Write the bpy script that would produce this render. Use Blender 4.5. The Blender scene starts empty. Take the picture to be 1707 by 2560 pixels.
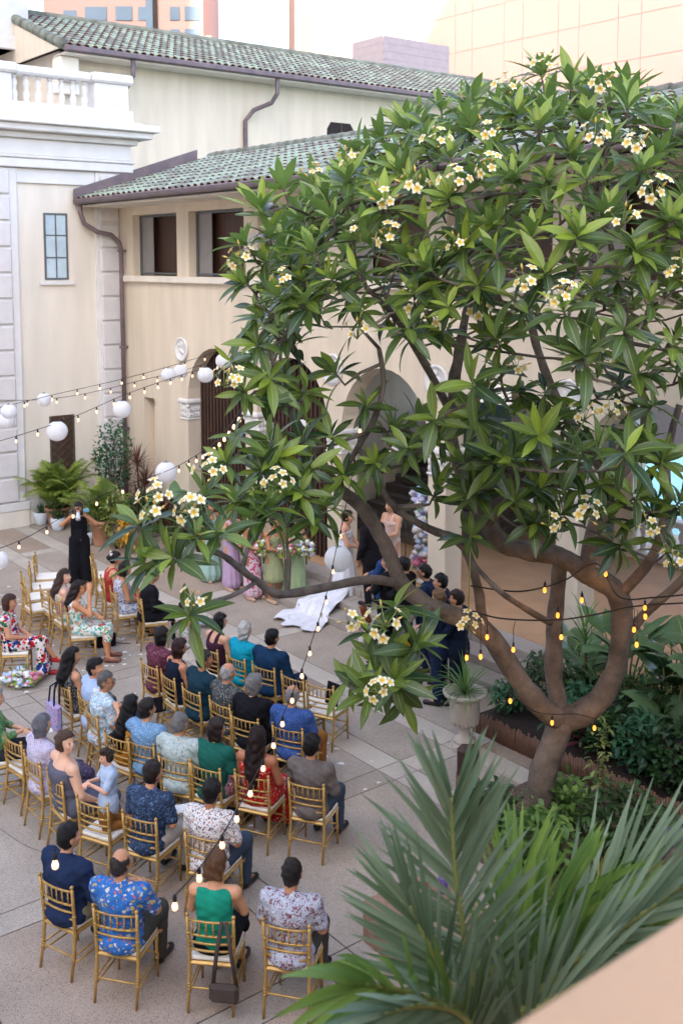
import bpy, bmesh, math, random
import numpy as np
from mathutils import Vector, Matrix, Euler

random.seed(7)
sc = bpy.context.scene
COL = sc.collection
R = math.radians
# ---------------------------------------------------------------- camera (solved from the photograph)
F, PX, PY = 2673.0, 853.5, 933.0            # focal length and principal point, photo pixels
TILT = math.atan(278 / 2673.0)
H = 6.5
cam = bpy.data.cameras.new('camera')
camo = bpy.data.objects.new('camera', cam); COL.objects.link(camo)
camo.location = (0, 0, H); camo.rotation_euler = (math.pi / 2 - TILT, 0, 0)
cam.sensor_fit = 'VERTICAL'; cam.sensor_height = 36; cam.sensor_width = 24
cam.lens = F / 2560 * 36; cam.shift_y = -(1280 - PY) / 2560
cam.clip_start = 0.05; cam.clip_end = 3000
cam.dof.use_dof = True; cam.dof.focus_distance = 11.5; cam.dof.aperture_fstop = 2.8
sc.camera = camo
# ---------------------------------------------------------------- sky, sun, exposure
SUN = Vector((-0.42, -0.66, 0.33)).normalized()      # direction towards the sun
w = bpy.data.worlds.new('World'); sc.world = w; w.use_nodes = True
nt = w.node_tree
sky = nt.nodes.new('ShaderNodeTexSky'); sky.sky_type = 'NISHITA'; sky.sun_disc = False
sky.sun_elevation = math.asin(SUN.z); sky.sun_rotation = math.atan2(SUN.x, SUN.y)
sky.air_density = .6; sky.dust_density = 3.5; sky.ozone_density = 0.0
bg = nt.nodes['Background']; bg.inputs[1].default_value = 0.15
nt.links.new(sky.outputs[0], bg.inputs[0])
sl = bpy.data.lights.new('sun', 'SUN'); sl.energy = 3.2; sl.angle = R(0.5); sl.color = (1, .9, .76)
so = bpy.data.objects.new('sun', sl); COL.objects.link(so)
so.rotation_euler = SUN.to_track_quat('Z', 'Y').to_euler()
sc.view_settings.view_transform = 'Standard'; sc.view_settings.look = 'None'
sc.view_settings.exposure = 3.25; sc.view_settings.gamma = 1.0

# ---------------------------------------------------------------- pixel helpers (p in 1568x2352 photo view units)
K = 1707 / 1568.0
def ray(x, y):
    a = (x * K - PX) / F; b = (y * K - PY) / F
    return np.array([a, math.cos(TILT) - b * math.sin(TILT), -math.sin(TILT) - b * math.cos(TILT)])
EYE = np.array([0, 0, H])
def atz(x, y, z=0.0):
    d = ray(x, y); return Vector(EYE + d * ((z - H) / d[2]))
def atY(x, y, Y):
    d = ray(x, y); return Vector(EYE + d * (Y / d[1]))
# building frame: x' along the arcade (s), y' behind it, origin at the inner corner
TH = R(51.5)
BC = Vector((-5.696, 27.624, 0)); BROT = -TH
FRAME = Matrix.Translation(BC) @ Matrix.Rotation(BROT, 4, 'Z')
FINV = FRAME.inverted()
def bf(s, y, z=0): return FRAME @ Vector((s, y, z))
def tobf(p): return FINV @ Vector(p)

# ---------------------------------------------------------------- mesh helpers
class MB:
    def __init__(s): s.v = []; s.f = []; s.m = []; s.sm = []; s.att = None
    def add(s, vs, fs, m=0, smooth=False):
        o = len(s.v); s.v += [tuple(v) for v in vs]
        s.f += [tuple(i + o for i in f) for f in fs]; s.m += [m] * len(fs); s.sm += [smooth] * len(fs)
    def box(s, x0, x1, y0, y1, z0, z1, m=0):
        s.add([(x0,y0,z0),(x1,y0,z0),(x1,y1,z0),(x0,y1,z0),(x0,y0,z1),(x1,y0,z1),(x1,y1,z1),(x0,y1,z1)],
              [(0,3,2,1),(4,5,6,7),(0,1,5,4),(1,2,6,5),(2,3,7,6),(3,0,4,7)], m)
    def bbox(s, x0, x1, y0, y1, z0, z1, b=.01, m=0):      # box with chamfered edges
        bm = bmesh.new(); bmesh.ops.create_cube(bm, size=1)
        for v in bm.verts: v.co = Vector(((x0+x1)/2+v.co.x*(x1-x0), (y0+y1)/2+v.co.y*(y1-y0), (z0+z1)/2+v.co.z*(z1-z0)))
        bmesh.ops.bevel(bm, geom=bm.edges[:], offset=b, segments=1, affect='EDGES')
        bm.verts.index_update()
        s.add([v.co[:] for v in bm.verts], [[v.index for v in f.verts] for f in bm.faces], m); bm.free()
    def tube(s, pts, rad, seg=8, m=0, cap=True, flat=1.0):
        pts = [Vector(p) for p in pts]; n = len(pts)
        if not hasattr(rad, '__len__'): rad = [rad] * n
        vs = []; up = None
        for i, p in enumerate(pts):
            t = (pts[min(i+1,n-1)] - pts[max(i-1,0)])
            t = t.normalized() if t.length > 1e-9 else Vector((0,0,1))
            if up is None: up = Vector((0,0,1)) if abs(t.z) < .9 else Vector((0,1,0))
            a = t.cross(up)
            a = a.normalized() if a.length > 1e-6 else t.orthogonal().normalized()
            b = a.cross(t).normalized(); up = b
            for k in range(seg):
                an = 2*math.pi*k/seg
                vs.append(p + a*math.cos(an)*rad[i] + b*math.sin(an)*rad[i]*flat)
        fs = []
        for i in range(n-1):
            for k in range(seg):
                k2 = (k+1) % seg
                fs.append((i*seg+k, i*seg+k2, (i+1)*seg+k2, (i+1)*seg+k))
        if cap: fs += [tuple(range(seg))[::-1], tuple((n-1)*seg+k for k in range(seg))]
        s.add(vs, fs, m, True)
    def lathe(s, prof, seg=16, c=(0,0,0), m=0, ang=2*math.pi):
        vs = []; n = len(prof)
        for r, z in prof:
            for k in range(seg):
                a = ang*k/seg; vs.append((c[0]+r*math.cos(a), c[1]+r*math.sin(a), c[2]+z))
        fs = [(i*seg+k, i*seg+(k+1)%seg, (i+1)*seg+(k+1)%seg, (i+1)*seg+k) for i in range(n-1) for k in range(seg)]
        fs += [tuple(range(seg))[::-1], tuple((n-1)*seg+k for k in range(seg))]
        s.add(vs, fs, m, True)
    def ell(s, c, r, seg=10, rings=6, m=0, jit=0):
        prof = []
        vs = [];
        for i in range(rings+1):
            th = math.pi*i/rings
            for k in range(seg):
                a = 2*math.pi*k/seg; j = 1+random.uniform(-jit, jit)
                vs.append((c[0]+r[0]*math.sin(th)*math.cos(a)*j, c[1]+r[1]*math.sin(th)*math.sin(a)*j, c[2]-r[2]*math.cos(th)*j))
        fs = [(i*seg+k, i*seg+(k+1)%seg, (i+1)*seg+(k+1)%seg, (i+1)*seg+k) for i in range(rings) for k in range(seg)]
        s.add(vs, fs, m, True)
    def poly(s, pts, m=0): s.add(pts, [tuple(range(len(pts)))], m)
    def prism(s, pts2, y0, y1, axis='y', m=0):          # polygon in (a,z) extruded along y
        n = len(pts2)
        vs = [(a, y0, z) for a, z in pts2] + [(a, y1, z) for a, z in pts2]
        fs = [tuple(range(n)), tuple(range(n, 2*n))[::-1]] + [(i, n+i, n+(i+1)%n, (i+1)%n) for i in range(n)]
        if axis == 'x': vs = [(y, a, z) for a, y, z in vs]; fs = [f[::-1] for f in fs]
        s.add(vs, fs, m)
    def mesh(s, name, mats):
        me = bpy.data.meshes.new(name)
        me.from_pydata(s.v, [], s.f)
        for m in (mats if isinstance(mats, (list, tuple)) else [mats]): me.materials.append(m)
        me.polygons.foreach_set('material_index', s.m)
        me.polygons.foreach_set('use_smooth', s.sm)
        me.update(); return me
def obj(name, mb, mats, parent=None, mat4=None):
    me = mb.mesh(name, mats) if isinstance(mb, MB) else mb
    o = bpy.data.objects.new(name, me); COL.objects.link(o)
    if parent is not None: o.parent = parent
    if mat4 is not None: o.matrix_local = mat4
    return o
def tag(o, label, cat, group=None):
    o['label'] = label; o['category'] = cat
    if group: o['group'] = group
    return o
def thing(name, label, cat, loc=(0,0,0), rz=0, group=None):
    o = bpy.data.objects.new(name, None); COL.objects.link(o); o.empty_display_size = .1
    o.location = loc; o.rotation_euler = (0, 0, rz)
    return tag(o, label, cat, group)
def struct(o): o['kind'] = 'structure'; return o
def copy_tree(o, parent=None):
    c = o.copy(); COL.objects.link(c)
    if parent is not None:
        c.parent = parent; c.matrix_parent_inverse = o.matrix_parent_inverse
    for ch in KIDS.get(o.name, [x for x in o.children]): copy_tree(ch, c)
    return c
KIDS = {}

# ---------------------------------------------------------------- materials
def lin(h):
    h = h.lstrip('#'); c = [int(h[i:i+2], 16)/255 for i in (0,2,4)]
    return tuple((x/12.92 if x <= .04045 else ((x+.055)/1.055)**2.4) for x in c) + (1,)
MATS = {}
def nodes(name):
    m = bpy.data.materials.new(name); m.use_nodes = True
    return m, m.node_tree.nodes, m.node_tree.links, m.node_tree.nodes['Principled BSDF']
def M(name, col, rough=.6, var=.12, scale=6., bump=0., bscale=40., metal=0., spec=.4, col2=None, stretch=None, coord='Object', detail=4, spots=None, sheen=0):
    if name in MATS: return MATS[name]
    m, N, L, P = nodes(name)
    c = lin(col) if isinstance(col, str) else tuple(col) + (1,)
    P.inputs['Roughness'].default_value = rough; P.inputs['Metallic'].default_value = metal
    P.inputs['Specular IOR Level'].default_value = spec
    if sheen: P.inputs['Sheen Weight'].default_value = sheen
    tc = N.new('ShaderNodeTexCoord'); mp = N.new('ShaderNodeMapping')
    L.new(tc.outputs[coord], mp.inputs[0])
    if stretch: mp.inputs['Scale'].default_value = stretch
    if var or col2:
        nz = N.new('ShaderNodeTexNoise'); nz.inputs['Scale'].default_value = scale; nz.inputs['Detail'].default_value = detail
        L.new(mp.outputs[0], nz.inputs[0])
        rp = N.new('ShaderNodeValToRGB'); rp.color_ramp.elements[0].position = .3; rp.color_ramp.elements[1].position = .7
        c2 = (lin(col2) if isinstance(col2, str) else (tuple(col2)+(1,) if col2 else None))
        rp.color_ramp.elements[0].color = c2 if c2 else tuple(x*(1-var) for x in c[:3]) + (1,)
        rp.color_ramp.elements[1].color = c if c2 else tuple(min(1, x*(1+var)) for x in c[:3]) + (1,)
        L.new(nz.outputs[0], rp.inputs[0]); out = rp.outputs[0]
        if spots:                                           # speckle: (colour, scale, amount)
            vz = N.new('ShaderNodeTexNoise'); vz.inputs['Scale'].default_value = spots[1]; vz.inputs['Detail'].default_value = 1
            L.new(mp.outputs[0], vz.inputs[0])
            r2 = N.new('ShaderNodeValToRGB'); r2.color_ramp.elements[0].position = .52; r2.color_ramp.elements[1].position = .66
            L.new(vz.outputs[0], r2.inputs[0]); mx = N.new('ShaderNodeMix'); mx.data_type = 'RGBA'
            ml = N.new('ShaderNodeMath'); ml.operation = 'MULTIPLY'; ml.inputs[1].default_value = spots[2]
            L.new(r2.outputs[0], ml.inputs[0]); L.new(ml.outputs[0], mx.inputs['Factor'])
            L.new(out, mx.inputs['A']); mx.inputs['B'].default_value = lin(spots[0]); out = mx.outputs['Result']
        L.new(out, P.inputs['Base Color'])
    else: P.inputs['Base Color'].default_value = c
    if bump:
        bz = N.new('ShaderNodeTexNoise'); bz.inputs['Scale'].default_value = bscale; bz.inputs['Detail'].default_value = 5
        L.new(mp.outputs[0], bz.inputs[0]); bn = N.new('ShaderNodeBump'); bn.inputs['Strength'].default_value = bump
        bn.inputs['Distance'].default_value = .02
        L.new(bz.outputs[0], bn.inputs['Height']); L.new(bn.outputs[0], P.inputs['Normal'])
    MATS[name] = m; return m
def floral(name, base, cols, scale=16., amount=.42, distort=.6, rough=.75, coord='Object'):
    if name in MATS: return MATS[name]
    m, N, L, P = nodes(name); P.inputs['Roughness'].default_value = rough; P.inputs['Specular IOR Level'].default_value = .2
    tc = N.new('ShaderNodeTexCoord'); nz = N.new('ShaderNodeTexNoise'); nz.inputs['Scale'].default_value = scale*.9
    L.new(tc.outputs[coord], nz.inputs[0])
    ad = N.new('ShaderNodeMix'); ad.data_type = 'RGBA'; ad.blend_type = 'ADD'; ad.inputs['Factor'].default_value = distort/scale*2
    L.new(tc.outputs[coord], ad.inputs['A']); L.new(nz.outputs['Color'], ad.inputs['B'])
    out = None; prev = lin(base)
    for k, (cs, sc_, am) in enumerate(((cols[::2] or cols, scale, amount), (cols[1::2] or cols, scale*1.7, amount*.9))):
        vo = N.new('ShaderNodeTexVoronoi'); vo.inputs['Scale'].default_value = sc_
        L.new(ad.outputs['Result'], vo.inputs['Vector'])
        sep = N.new('ShaderNodeSeparateColor'); L.new(vo.outputs['Color'], sep.inputs[0])
        rp = N.new('ShaderNodeValToRGB'); rp.color_ramp.interpolation = 'CONSTANT'
        el = rp.color_ramp.elements
        while len(el) < len(cs): el.new(.5)
        for i, c in enumerate(cs): el[i].position = i/len(cs); el[i].color = lin(c)
        L.new(sep.outputs[0], rp.inputs[0])
        lt = N.new('ShaderNodeMath'); lt.operation = 'LESS_THAN'; lt.inputs[1].default_value = am
        L.new(vo.outputs['Distance'], lt.inputs[0])
        mx = N.new('ShaderNodeMix'); mx.data_type = 'RGBA'; L.new(lt.outputs[0], mx.inputs['Factor'])
        if out is None: mx.inputs['A'].default_value = prev
        else: L.new(out, mx.inputs['A'])
        L.new(rp.outputs[0], mx.inputs['B']); out = mx.outputs['Result']
    L.new(out, P.inputs['Base Color']); MATS[name] = m; return m
def glow(name, col, strength):
    m, N, L, P = nodes(name); P.inputs['Base Color'].default_value = lin(col)
    P.inputs['Emission Color'].default_value = lin(col); P.inputs['Emission Strength'].default_value = strength
    MATS[name] = m; return m
def leafmat(name, c_top, c_dark, c_under=None, rough=.38, trans=.25, vein=True):
    """leaf: UV u across, v along; float attribute 'tint' varies leaf to leaf"""
    if name in MATS: return MATS[name]
    m, N, L, P = nodes(name); P.inputs['Roughness'].default_value = rough; P.inputs['Specular IOR Level'].default_value = .45
    at = N.new('ShaderNodeAttribute'); at.attribute_name = 'tint'
    mx = N.new('ShaderNodeMix'); mx.data_type = 'RGBA'; L.new(at.outputs['Fac'], mx.inputs['Factor'])
    mx.inputs['A'].default_value = lin(c_dark); mx.inputs['B'].default_value = lin(c_top)
    out = mx.outputs['Result']
    if vein:
        uv = N.new('ShaderNodeUVMap'); uv.uv_map = 'UVMap'; sp = N.new('ShaderNodeSeparateXYZ'); L.new(uv.outputs[0], sp.inputs[0])
        a = N.new('ShaderNodeMath'); a.operation = 'SUBTRACT'; a.inputs[1].default_value = .5; L.new(sp.outputs[0], a.inputs[0])
        b = N.new('ShaderNodeMath'); b.operation = 'ABSOLUTE'; L.new(a.outputs[0], b.inputs[0])
        lt = N.new('ShaderNodeMath'); lt.operation = 'LESS_THAN'; lt.inputs[1].default_value = .035; L.new(b.outputs[0], lt.inputs[0])
        # side veins
        cmb = N.new('ShaderNodeMath'); cmb.operation = 'SUBTRACT'; L.new(sp.outputs[1], cmb.inputs[0])
        sc2 = N.new('ShaderNodeMath'); sc2.operation = 'MULTIPLY'; sc2.inputs[1].default_value = .12; L.new(b.outputs[0], sc2.inputs[0]); L.new(sc2.outputs[0], cmb.inputs[1])
        fr = N.new('ShaderNodeMath'); fr.operation = 'MULTIPLY'; fr.inputs[1].default_value = 170; L.new(cmb.outputs[0], fr.inputs[0])
        sn = N.new('ShaderNodeMath'); sn.operation = 'SINE'; L.new(fr.outputs[0], sn.inputs[0])
        bn = N.new('ShaderNodeBump'); bn.inputs['Strength'].default_value = .18; bn.inputs['Distance'].default_value = .004
        L.new(sn.outputs[0], bn.inputs['Height']); L.new(bn.outputs[0], P.inputs['Normal'])
        m2 = N.new('ShaderNodeMix'); m2.data_type = 'RGBA'; 
        ml = N.new('ShaderNodeMath'); ml.operation = 'MULTIPLY'; ml.inputs[1].default_value = .35; L.new(lt.outputs[0], ml.inputs[0]); L.new(ml.outputs[0], m2.inputs['Factor'])
        L.new(out, m2.inputs['A']); m2.inputs['B'].default_value = lin('#a9b86a'); out = m2.outputs['Result']
    if c_under:
        ge = N.new('ShaderNodeNewGeometry'); m3 = N.new('ShaderNodeMix'); m3.data_type = 'RGBA'
        L.new(ge.outputs['Backfacing'], m3.inputs['Factor']); L.new(out, m3.inputs['A']); m3.inputs['B'].default_value = lin(c_under); out = m3.outputs['Result']
    L.new(out, P.inputs['Base Color'])
    if trans:
        tr = N.new('ShaderNodeBsdfTranslucent'); L.new(out, tr.inputs[0])
        hs = N.new('ShaderNodeHueSaturation'); hs.inputs['Value'].default_value = 1.6; L.new(out, hs.inputs['Color']); L.new(hs.outputs[0], tr.inputs[0])
        ms = N.new('ShaderNodeMixShader'); ms.inputs[0].default_value = trans
        L.new(P.outputs[0], ms.inputs[1]); L.new(tr.outputs[0], ms.inputs[2])
        L.new(ms.outputs[0], N['Material Output'].inputs['Surface'])
    MATS[name] = m; return m
class LB(MB):
    """leaf builder: quads strips with uv + tint"""
    def __init__(s): super().__init__(); s.uv = []; s.ti = []
    def strip(s, pts, widths, side, tint=.5, fold=.12, m=0, nrm=None):
        """pts along the midrib, half widths, side = across vectors (one or per point)"""
        n = len(pts); o = len(s.v); vs = []
        for i, p in enumerate(pts):
            sd = side[i] if isinstance(side, list) else side
            t = (pts[min(i+1,n-1)] - pts[max(i-1,0)]).normalized()
            up = sd.cross(t).normalized() if nrm is None else nrm
            wv = widths[i]
            vs += [p - sd*wv + up*wv*fold, p, p + sd*wv + up*wv*fold]
            v = i/(n-1); s.uv += [(0, v), (.5, v), (1, v)]; s.ti += [tint]*3
        fs = []
        for i in range(n-1):
            a = i*3; fs += [(a, a+1, a+4, a+3), (a+1, a+2, a+5, a+4)]
        s.add(vs, fs, m, True)
    def plain(s, vs, fs, m=0, tint=.5, smooth=True):
        s.uv += [(.2, .5)]*len(vs); s.ti += [tint]*len(vs); s.add(vs, fs, m, smooth)
    def ptube(s, pts, rad, seg=5, m=0, tint=.5):
        n0 = len(s.v); s.tube(pts, rad, seg, m); k = len(s.v)-n0
        s.uv += [(.2,.5)]*k; s.ti += [tint]*k
    def mesh(s, name, mats):
        me = super().mesh(name, mats)
        ul = me.uv_layers.new(name='UVMap'); li = np.empty(len(me.loops), dtype=np.int32); me.loops.foreach_get('vertex_index', li)
        ul.data.foreach_set('uv', np.array(s.uv, dtype=np.float32)[li].ravel())
        at = me.attributes.new('tint', 'FLOAT', 'POINT'); at.data.foreach_set('value', np.array(s.ti, dtype=np.float32))
        return me
# ================================================================ SETTING
m_agg = M('exposed_aggregate', '#a6998a', .82, .17, .9, .25, 160, spots=('#5f564f', 120, .75))
m_agg2 = M('exposed_aggregate_pink', '#a4917f', .82, .17, .9, .25, 160, spots=('#5e524b', 130, .8))
m_band = M('pale_concrete', '#b4aa9c', .8, .12, 1.5, .1, 90, spots=('#7d766e', 90, .35))
m_joint = M('joint', '#3a3531', .9, 0)
m_cream = M('cream_stucco', '#ddd3c3', .85, .07, 1.6, .2, 60, stretch=(1.5, 1.5, .22), detail=8)
m_cream2 = M('warm_stucco', '#d3c4ae', .85, .09, 1.6, .2, 60, stretch=(1.5, 1.5, .2), detail=8)
m_white = M('white_stucco', '#d8d4cf', .8, .06, 2.5, .12, 70)
m_quoin = M('quoin_stucco', '#d2ccc8', .85, .04, 5, .35, 90)
m_copper = M('copper_gutter', '#7d6a69', .5, .16, 3, .1, 30, metal=.2, col2='#655a5e')
m_tile = M('green_glazed_tile', '#8b9182', .55, .15, 2.2, .1, 30, spec=.2, col2='#6f7467')
m_tile2 = M('pale_green_tile', '#97a38f', .55, .15, 2.2, .1, 30, spec=.2, col2='#88947f')
m_tile3 = M('mossy_tile', '#82877a', .55, .2, 2.6, .1, 30, spec=.2, col2='#605f54')
m_pan = M('tile_pan', '#5e6a60', .7, .2, 4, col2='#3f463f')
m_clay = M('terracotta_tile_end', '#8a4f35', .75, .2, 10)
m_brown = M('dark_brown_wood', '#4a3226', .55, .2, 3, .1, 30, stretch=(6, 6, .6))
m_grey = M('grey_screen', '#8d8783', .6, .06, 4)
m_dark = M('dark_interior', '#2b2320', .9, .1, 4)
m_glass = M('blue_glass', '#b9cad0', .2, .12, 3, spec=.5)
m_frame = M('steel_window_frame', '#5e6263', .5, .1, 9)
m_iron = M('wrought_iron', '#5b5a4c', .5, .1, 10, metal=.3)
m_loggia = M('loggia_tile_floor', '#b48f6d', .55, .1, 2, .04, 30, spec=.3)
m_stone = M('step_stone', '#a0968c', .8, .1, 3, .15, 80, spots=('#7a7069', 100, .4))

g = MB(); g.box(-60, 90, -80, 0.0, -.3, -.012); g.box(-60, 90, 0.0, 120, -.3, -.013)
ground = struct(obj('ground', g, m_joint, None, FRAME))
# paving of the courtyard: aggregate slabs between pale concrete bands
pv = MB(); pv.box(.0, 26, -26, .0, -.011, -.006)
paving = struct(obj('paving', pv, m_joint, None, FRAME))
A_edges = [(2.35 + 2.56*k, 2.70 + 2.56*k) for k in range(-1, 9)]
B_edges = [(-2.66, -3.04), (-3.80, -4.19), (-6.75, -7.13), (-9.7, -10.05), (-12.6, -12.95)]
def slab(x0, x1, y0, y1, name, mat, z=0.0):
    if x1 - x0 < .05 or y1 - y0 < .05: return
    b = MB(); gq = .008; cx, cy = (x0+x1)/2, (y0+y1)/2
    b.box(x0-cx+gq, x1-cx-gq, y0-cy+gq, y1-cy-gq, -.0055, .004)
    o = obj(name, b, mat, paving); o.location = (cx, cy, random.uniform(-.0008, .0008) + z)
xs = [0.0] + [e for p in A_edges for e in p if e > 0] + [26]
ys = [0.0] + [e for p in B_edges for e in p] + [-26]
if A_edges[0][0] < 0 < A_edges[0][1]: xs = [0.0] + xs[1:]
for i in range(len(xs)-1):
    for j in range(len(ys)-1):
        a, b2 = xs[i], xs[i+1]; c, d = ys[j+1], ys[j]
        band = any(abs(a-p[0]) < .01 for p in A_edges) or any(abs(d-p[0]) < .01 for p in B_edges)
        if xs[i+1] > 22 or ys[j] < -13: 
            continue
        if band and c < -5.5: mt = m_agg
        else: mt = m_band if band else random.choice([m_agg, m_agg, m_agg2])
        slab(a, b2, c, d, 'paving_band' if band else 'paving_slab', mt)
far = MB(); far.box(.01, 26, -25.9, -12.96, -.0055, .004); obj('paving_slab', far, m_agg, paving)
far = MB(); far.box(22.2, 26, -12.94, -.01, -.0055, .004); obj('paving_slab', far, m_agg, paving)

# ---------------------------------------------------------------- left building with quoins, cornice and balustrade
LBd = thing('corner_building', 'white quoined corner building with cornice and balustrade beside the arcade', 'building', BC, BROT)
wl = MB()
wl.box(-9, -.10, -16, .30, 0, 8.62)                     # recessed cream wall mass (front at s=-.10)
WOPEN = []
obj('wall', wl, m_cream, LBd)
def tr(name, boxes, mat, parent=None, bev=.012):
    b = MB()
    for q in boxes: b.bbox(*q, b=bev)
    return obj(name, b, mat, parent or LBd)
tr('plinth', [(-.3, .05, -16, -2.60, 0, .42), (-.3, -.02, -2.60, .24, 0, .42)], m_cream)
tr('base_moulding', [(-.3, .07, -16, -2.58, .425, .62), (-.3, -.0, -2.58, .24, .425, .62)], m_white)
tr('pilaster_strip', [(-.3, .0, -16, -2.66, .625, 8.75)], m_white)
tr('pilaster_strip', [(-.3, -.0, -.62, .30, .625, 8.75)], m_white)
tr('panel_frame', [(-.3, -.03, -2.655, -.625, 8.4, 8.75)], m_white)
# quoin blocks, one by one
for side, (y0, y1) in (('l', (-4.0, -2.86)), ('r', (-.52, -.02))):
    for k in range(13):
        z0 = .66 + .622*k; h = .565
        b = MB(); b.bbox(-.05, .065, y0, y1, z0, z0+h, b=.022)
        obj('quoin_block', b, m_quoin, LBd)
# entablature: stacked courses
for n, p, z0, z1 in (('architrave', .10, 8.76, 8.98), ('architrave_fillet', .14, 8.983, 9.05), ('frieze', .06, 9.053, 9.45), ('bed_moulding', .20, 9.453, 9.60), ('corona', .48, 9.603, 9.76), ('cymatium', .62, 9.763, 9.93)):
    tr(n, [(-9.2, p, -16, .30+p, z0, z1)], m_white, bev=.02)
tr('cornice_step', [(-9.2, .30, -16, .58, 9.933, 10.0)], m_white)
# parapet: solid base, balusters, rail, piers
tr('parapet_base', [(-.32, .16, -16, .40, 10.003, 10.30)], m_white)
for y0, y1 in ((-.62, .30), (-3.6, -2.74)):
    pier = tr('pier', [(-.30, .10, y0, y1, 10.303, 10.95)], m_white)
    tr('pier_cap', [(-.42, .20, y0-.08, y1+.12, 10.953, 11.19)], m_white, bev=.05)
    tr('pier_panel', [(.10, .112, y0+.16, y1-.16, 10.45, 10.8)], m_white, bev=.005)
for y0, y1 in ((-2.655, -.705), (-7.5, -3.69)):
    tr('rail', [(-.30, .13, y0, y1, 10.955, 11.16)], m_white, bev=.045)
bal = MB(); prof = [(.075, 0), (.075, .05), (.06, .06), (.085, .17), (.08, .24), (.05, .31), (.06, .335), (.055, .36), (.085, .45), (.07, .52), (.045, .58), (.075, .60), (.075, .648)]
bal.lathe(prof, 12); bme = bal.mesh('baluster', m_white)
for y in [-2.62+.3*k for k in range(7)] + [-3.85-.3*k for k in range(11)]:
    o = obj('baluster', bme, None, LBd); o.location = (-.09, y, 10.304)
# a second balustrade on the far side of the roof terrace
tr('rear_rail', [(-8.3, -8.0, -12, -.4, 10.955, 11.16), (-8.3, -8.0, -12, -.4, 10.003, 10.25)], m_white)
for k in range(14):
    o = obj('baluster', bme, None, LBd); o.location = (-8.15, -.7-.42*k, 10.28)
# window on the upper floor and grilled door below
def window(parent, y0, y1, z0, z1, cols, rows, x=-.06, glass=None, mull=.035):
    f = MB()
    for a, b2, c, d in ((y0, y0+.05, z0, z1), (y1-.05, y1, z0, z1), (y0+.051, y1-.051, z0, z0+.05), (y0+.051, y1-.051, z1-.05, z1)): f.box(x-.03, x, a, b2, c, d)
    for k in range(1, cols): yy = y0+(y1-y0)*k/cols; f.box(x-.025, x-.004, yy-mull/2, yy+mull/2, z0+.051, z1-.051)
    for k in range(1, rows): zz = z0+(z1-z0)*k/rows; f.box(x-.022, x-.006, y0+.052, y1-.052, zz-mull/2, zz+mull/2)
    wv = obj('window', f, m_frame, parent)
    for i in range(cols):
        for j in range(rows):
            p = MB(); p.box(x-.020, x-.0135, y0+(y1-y0)*i/cols+.012, y0+(y1-y0)*(i+1)/cols-.012, z0+(z1-z0)*j/rows+.012, z0+(z1-z0)*(j+1)/rows-.012)
            obj('pane', p, glass or m_glass, wv)
    return wv
rv = MB(); rv.box(-.11, -.097, -2.02, -1.32, 6.03, 7.72)
wv = window(LBd, -1.98, -1.36, 6.06, 7.70, 2, 3, x=-.072)
tr('window_sill', [(-.11, -.02, -2.12, -1.22, 5.93, 6.03)], m_white)
dr = MB(); dr.box(-.11, -.092, -1.97, -1.30, .0, 2.66); dro = obj('door', dr, m_brown, LBd)
gr = MB(); gr.box(-.0915, -.075, -1.97, -1.93, .43, 2.66); gr.box(-.0915, -.075, -1.36, -1.32, .43, 2.66)
for k in range(11):
    for sgn in (-1, 1):
        z = .5+k*.2; gr.tube([(-.082, -1.64+sgn*.29, z-.05), (-.082, -1.64-sgn*.29*(1 if z < 2.2 else .0), min(z+.45, 2.62))], .008, 4)
obj('door_grille', gr, m_iron, dro)

# ---------------------------------------------------------------- arcade building
AR = thing('arcade_building', 'cream two-storey arcade with arches, upper windows and green tiled roof', 'building', BC, BROT)
S1 = 21.6; T = .40; SP = 3.28; FLOOR = .45
ARCH = [(3.34+2.9*k, 5.80+2.9*k) for k in range(6)]
def arcade(y0, y1, ztop, skip0=0, name='wall', mat=m_cream2, niche=True):
    b = MB(); x = 0.0
    segs = []
    prev = 0.0
    for a, c in ARCH: segs.append((prev, a)); prev = c
    segs.append((prev, S1))
    for i, (a, c) in enumerate(segs):
        if i == 0 and niche:
            for q in ((0, 1.19, 0, SP), (1.75, c, 0, SP), (1.19, 1.75, 3.13, SP)): b.box(q[0], q[1], y0, y1, q[2], q[3])
            b.box(1.19, 1.75, y0+.26, y1, 0, 3.13)
        else: b.box(a, c, y0, y1, 0, SP)
        b.box(a, c, y0, y1, SP, ztop)
    n = 16
    for a, c in ARCH:
        cx, r = (a+c)/2, (c-a)/2
        P = [(cx - r*math.cos(math.pi*k/n), SP + r*1.04*math.sin(math.pi*k/n)) for k in range(n+1)]
        for k in range(n):
            (xa, za), (xb, zb) = P[k], P[k+1]
            b.add([(xa,y0,za),(xb,y0,zb),(xb,y0,ztop),(xa,y0,ztop)], [(0,1,2,3)])
            b.add([(xa,y1,za),(xb,y1,zb),(xb,y1,ztop),(xa,y1,ztop)], [(3,2,1,0)])
            b.add([(xa,y0,za),(xb,y0,zb),(xb,y1,zb),(xa,y1,za)], [(3,2,1,0)], 0, True)
    return obj(name, b, mat, AR)
arcade(0, T, 5.0)
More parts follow.
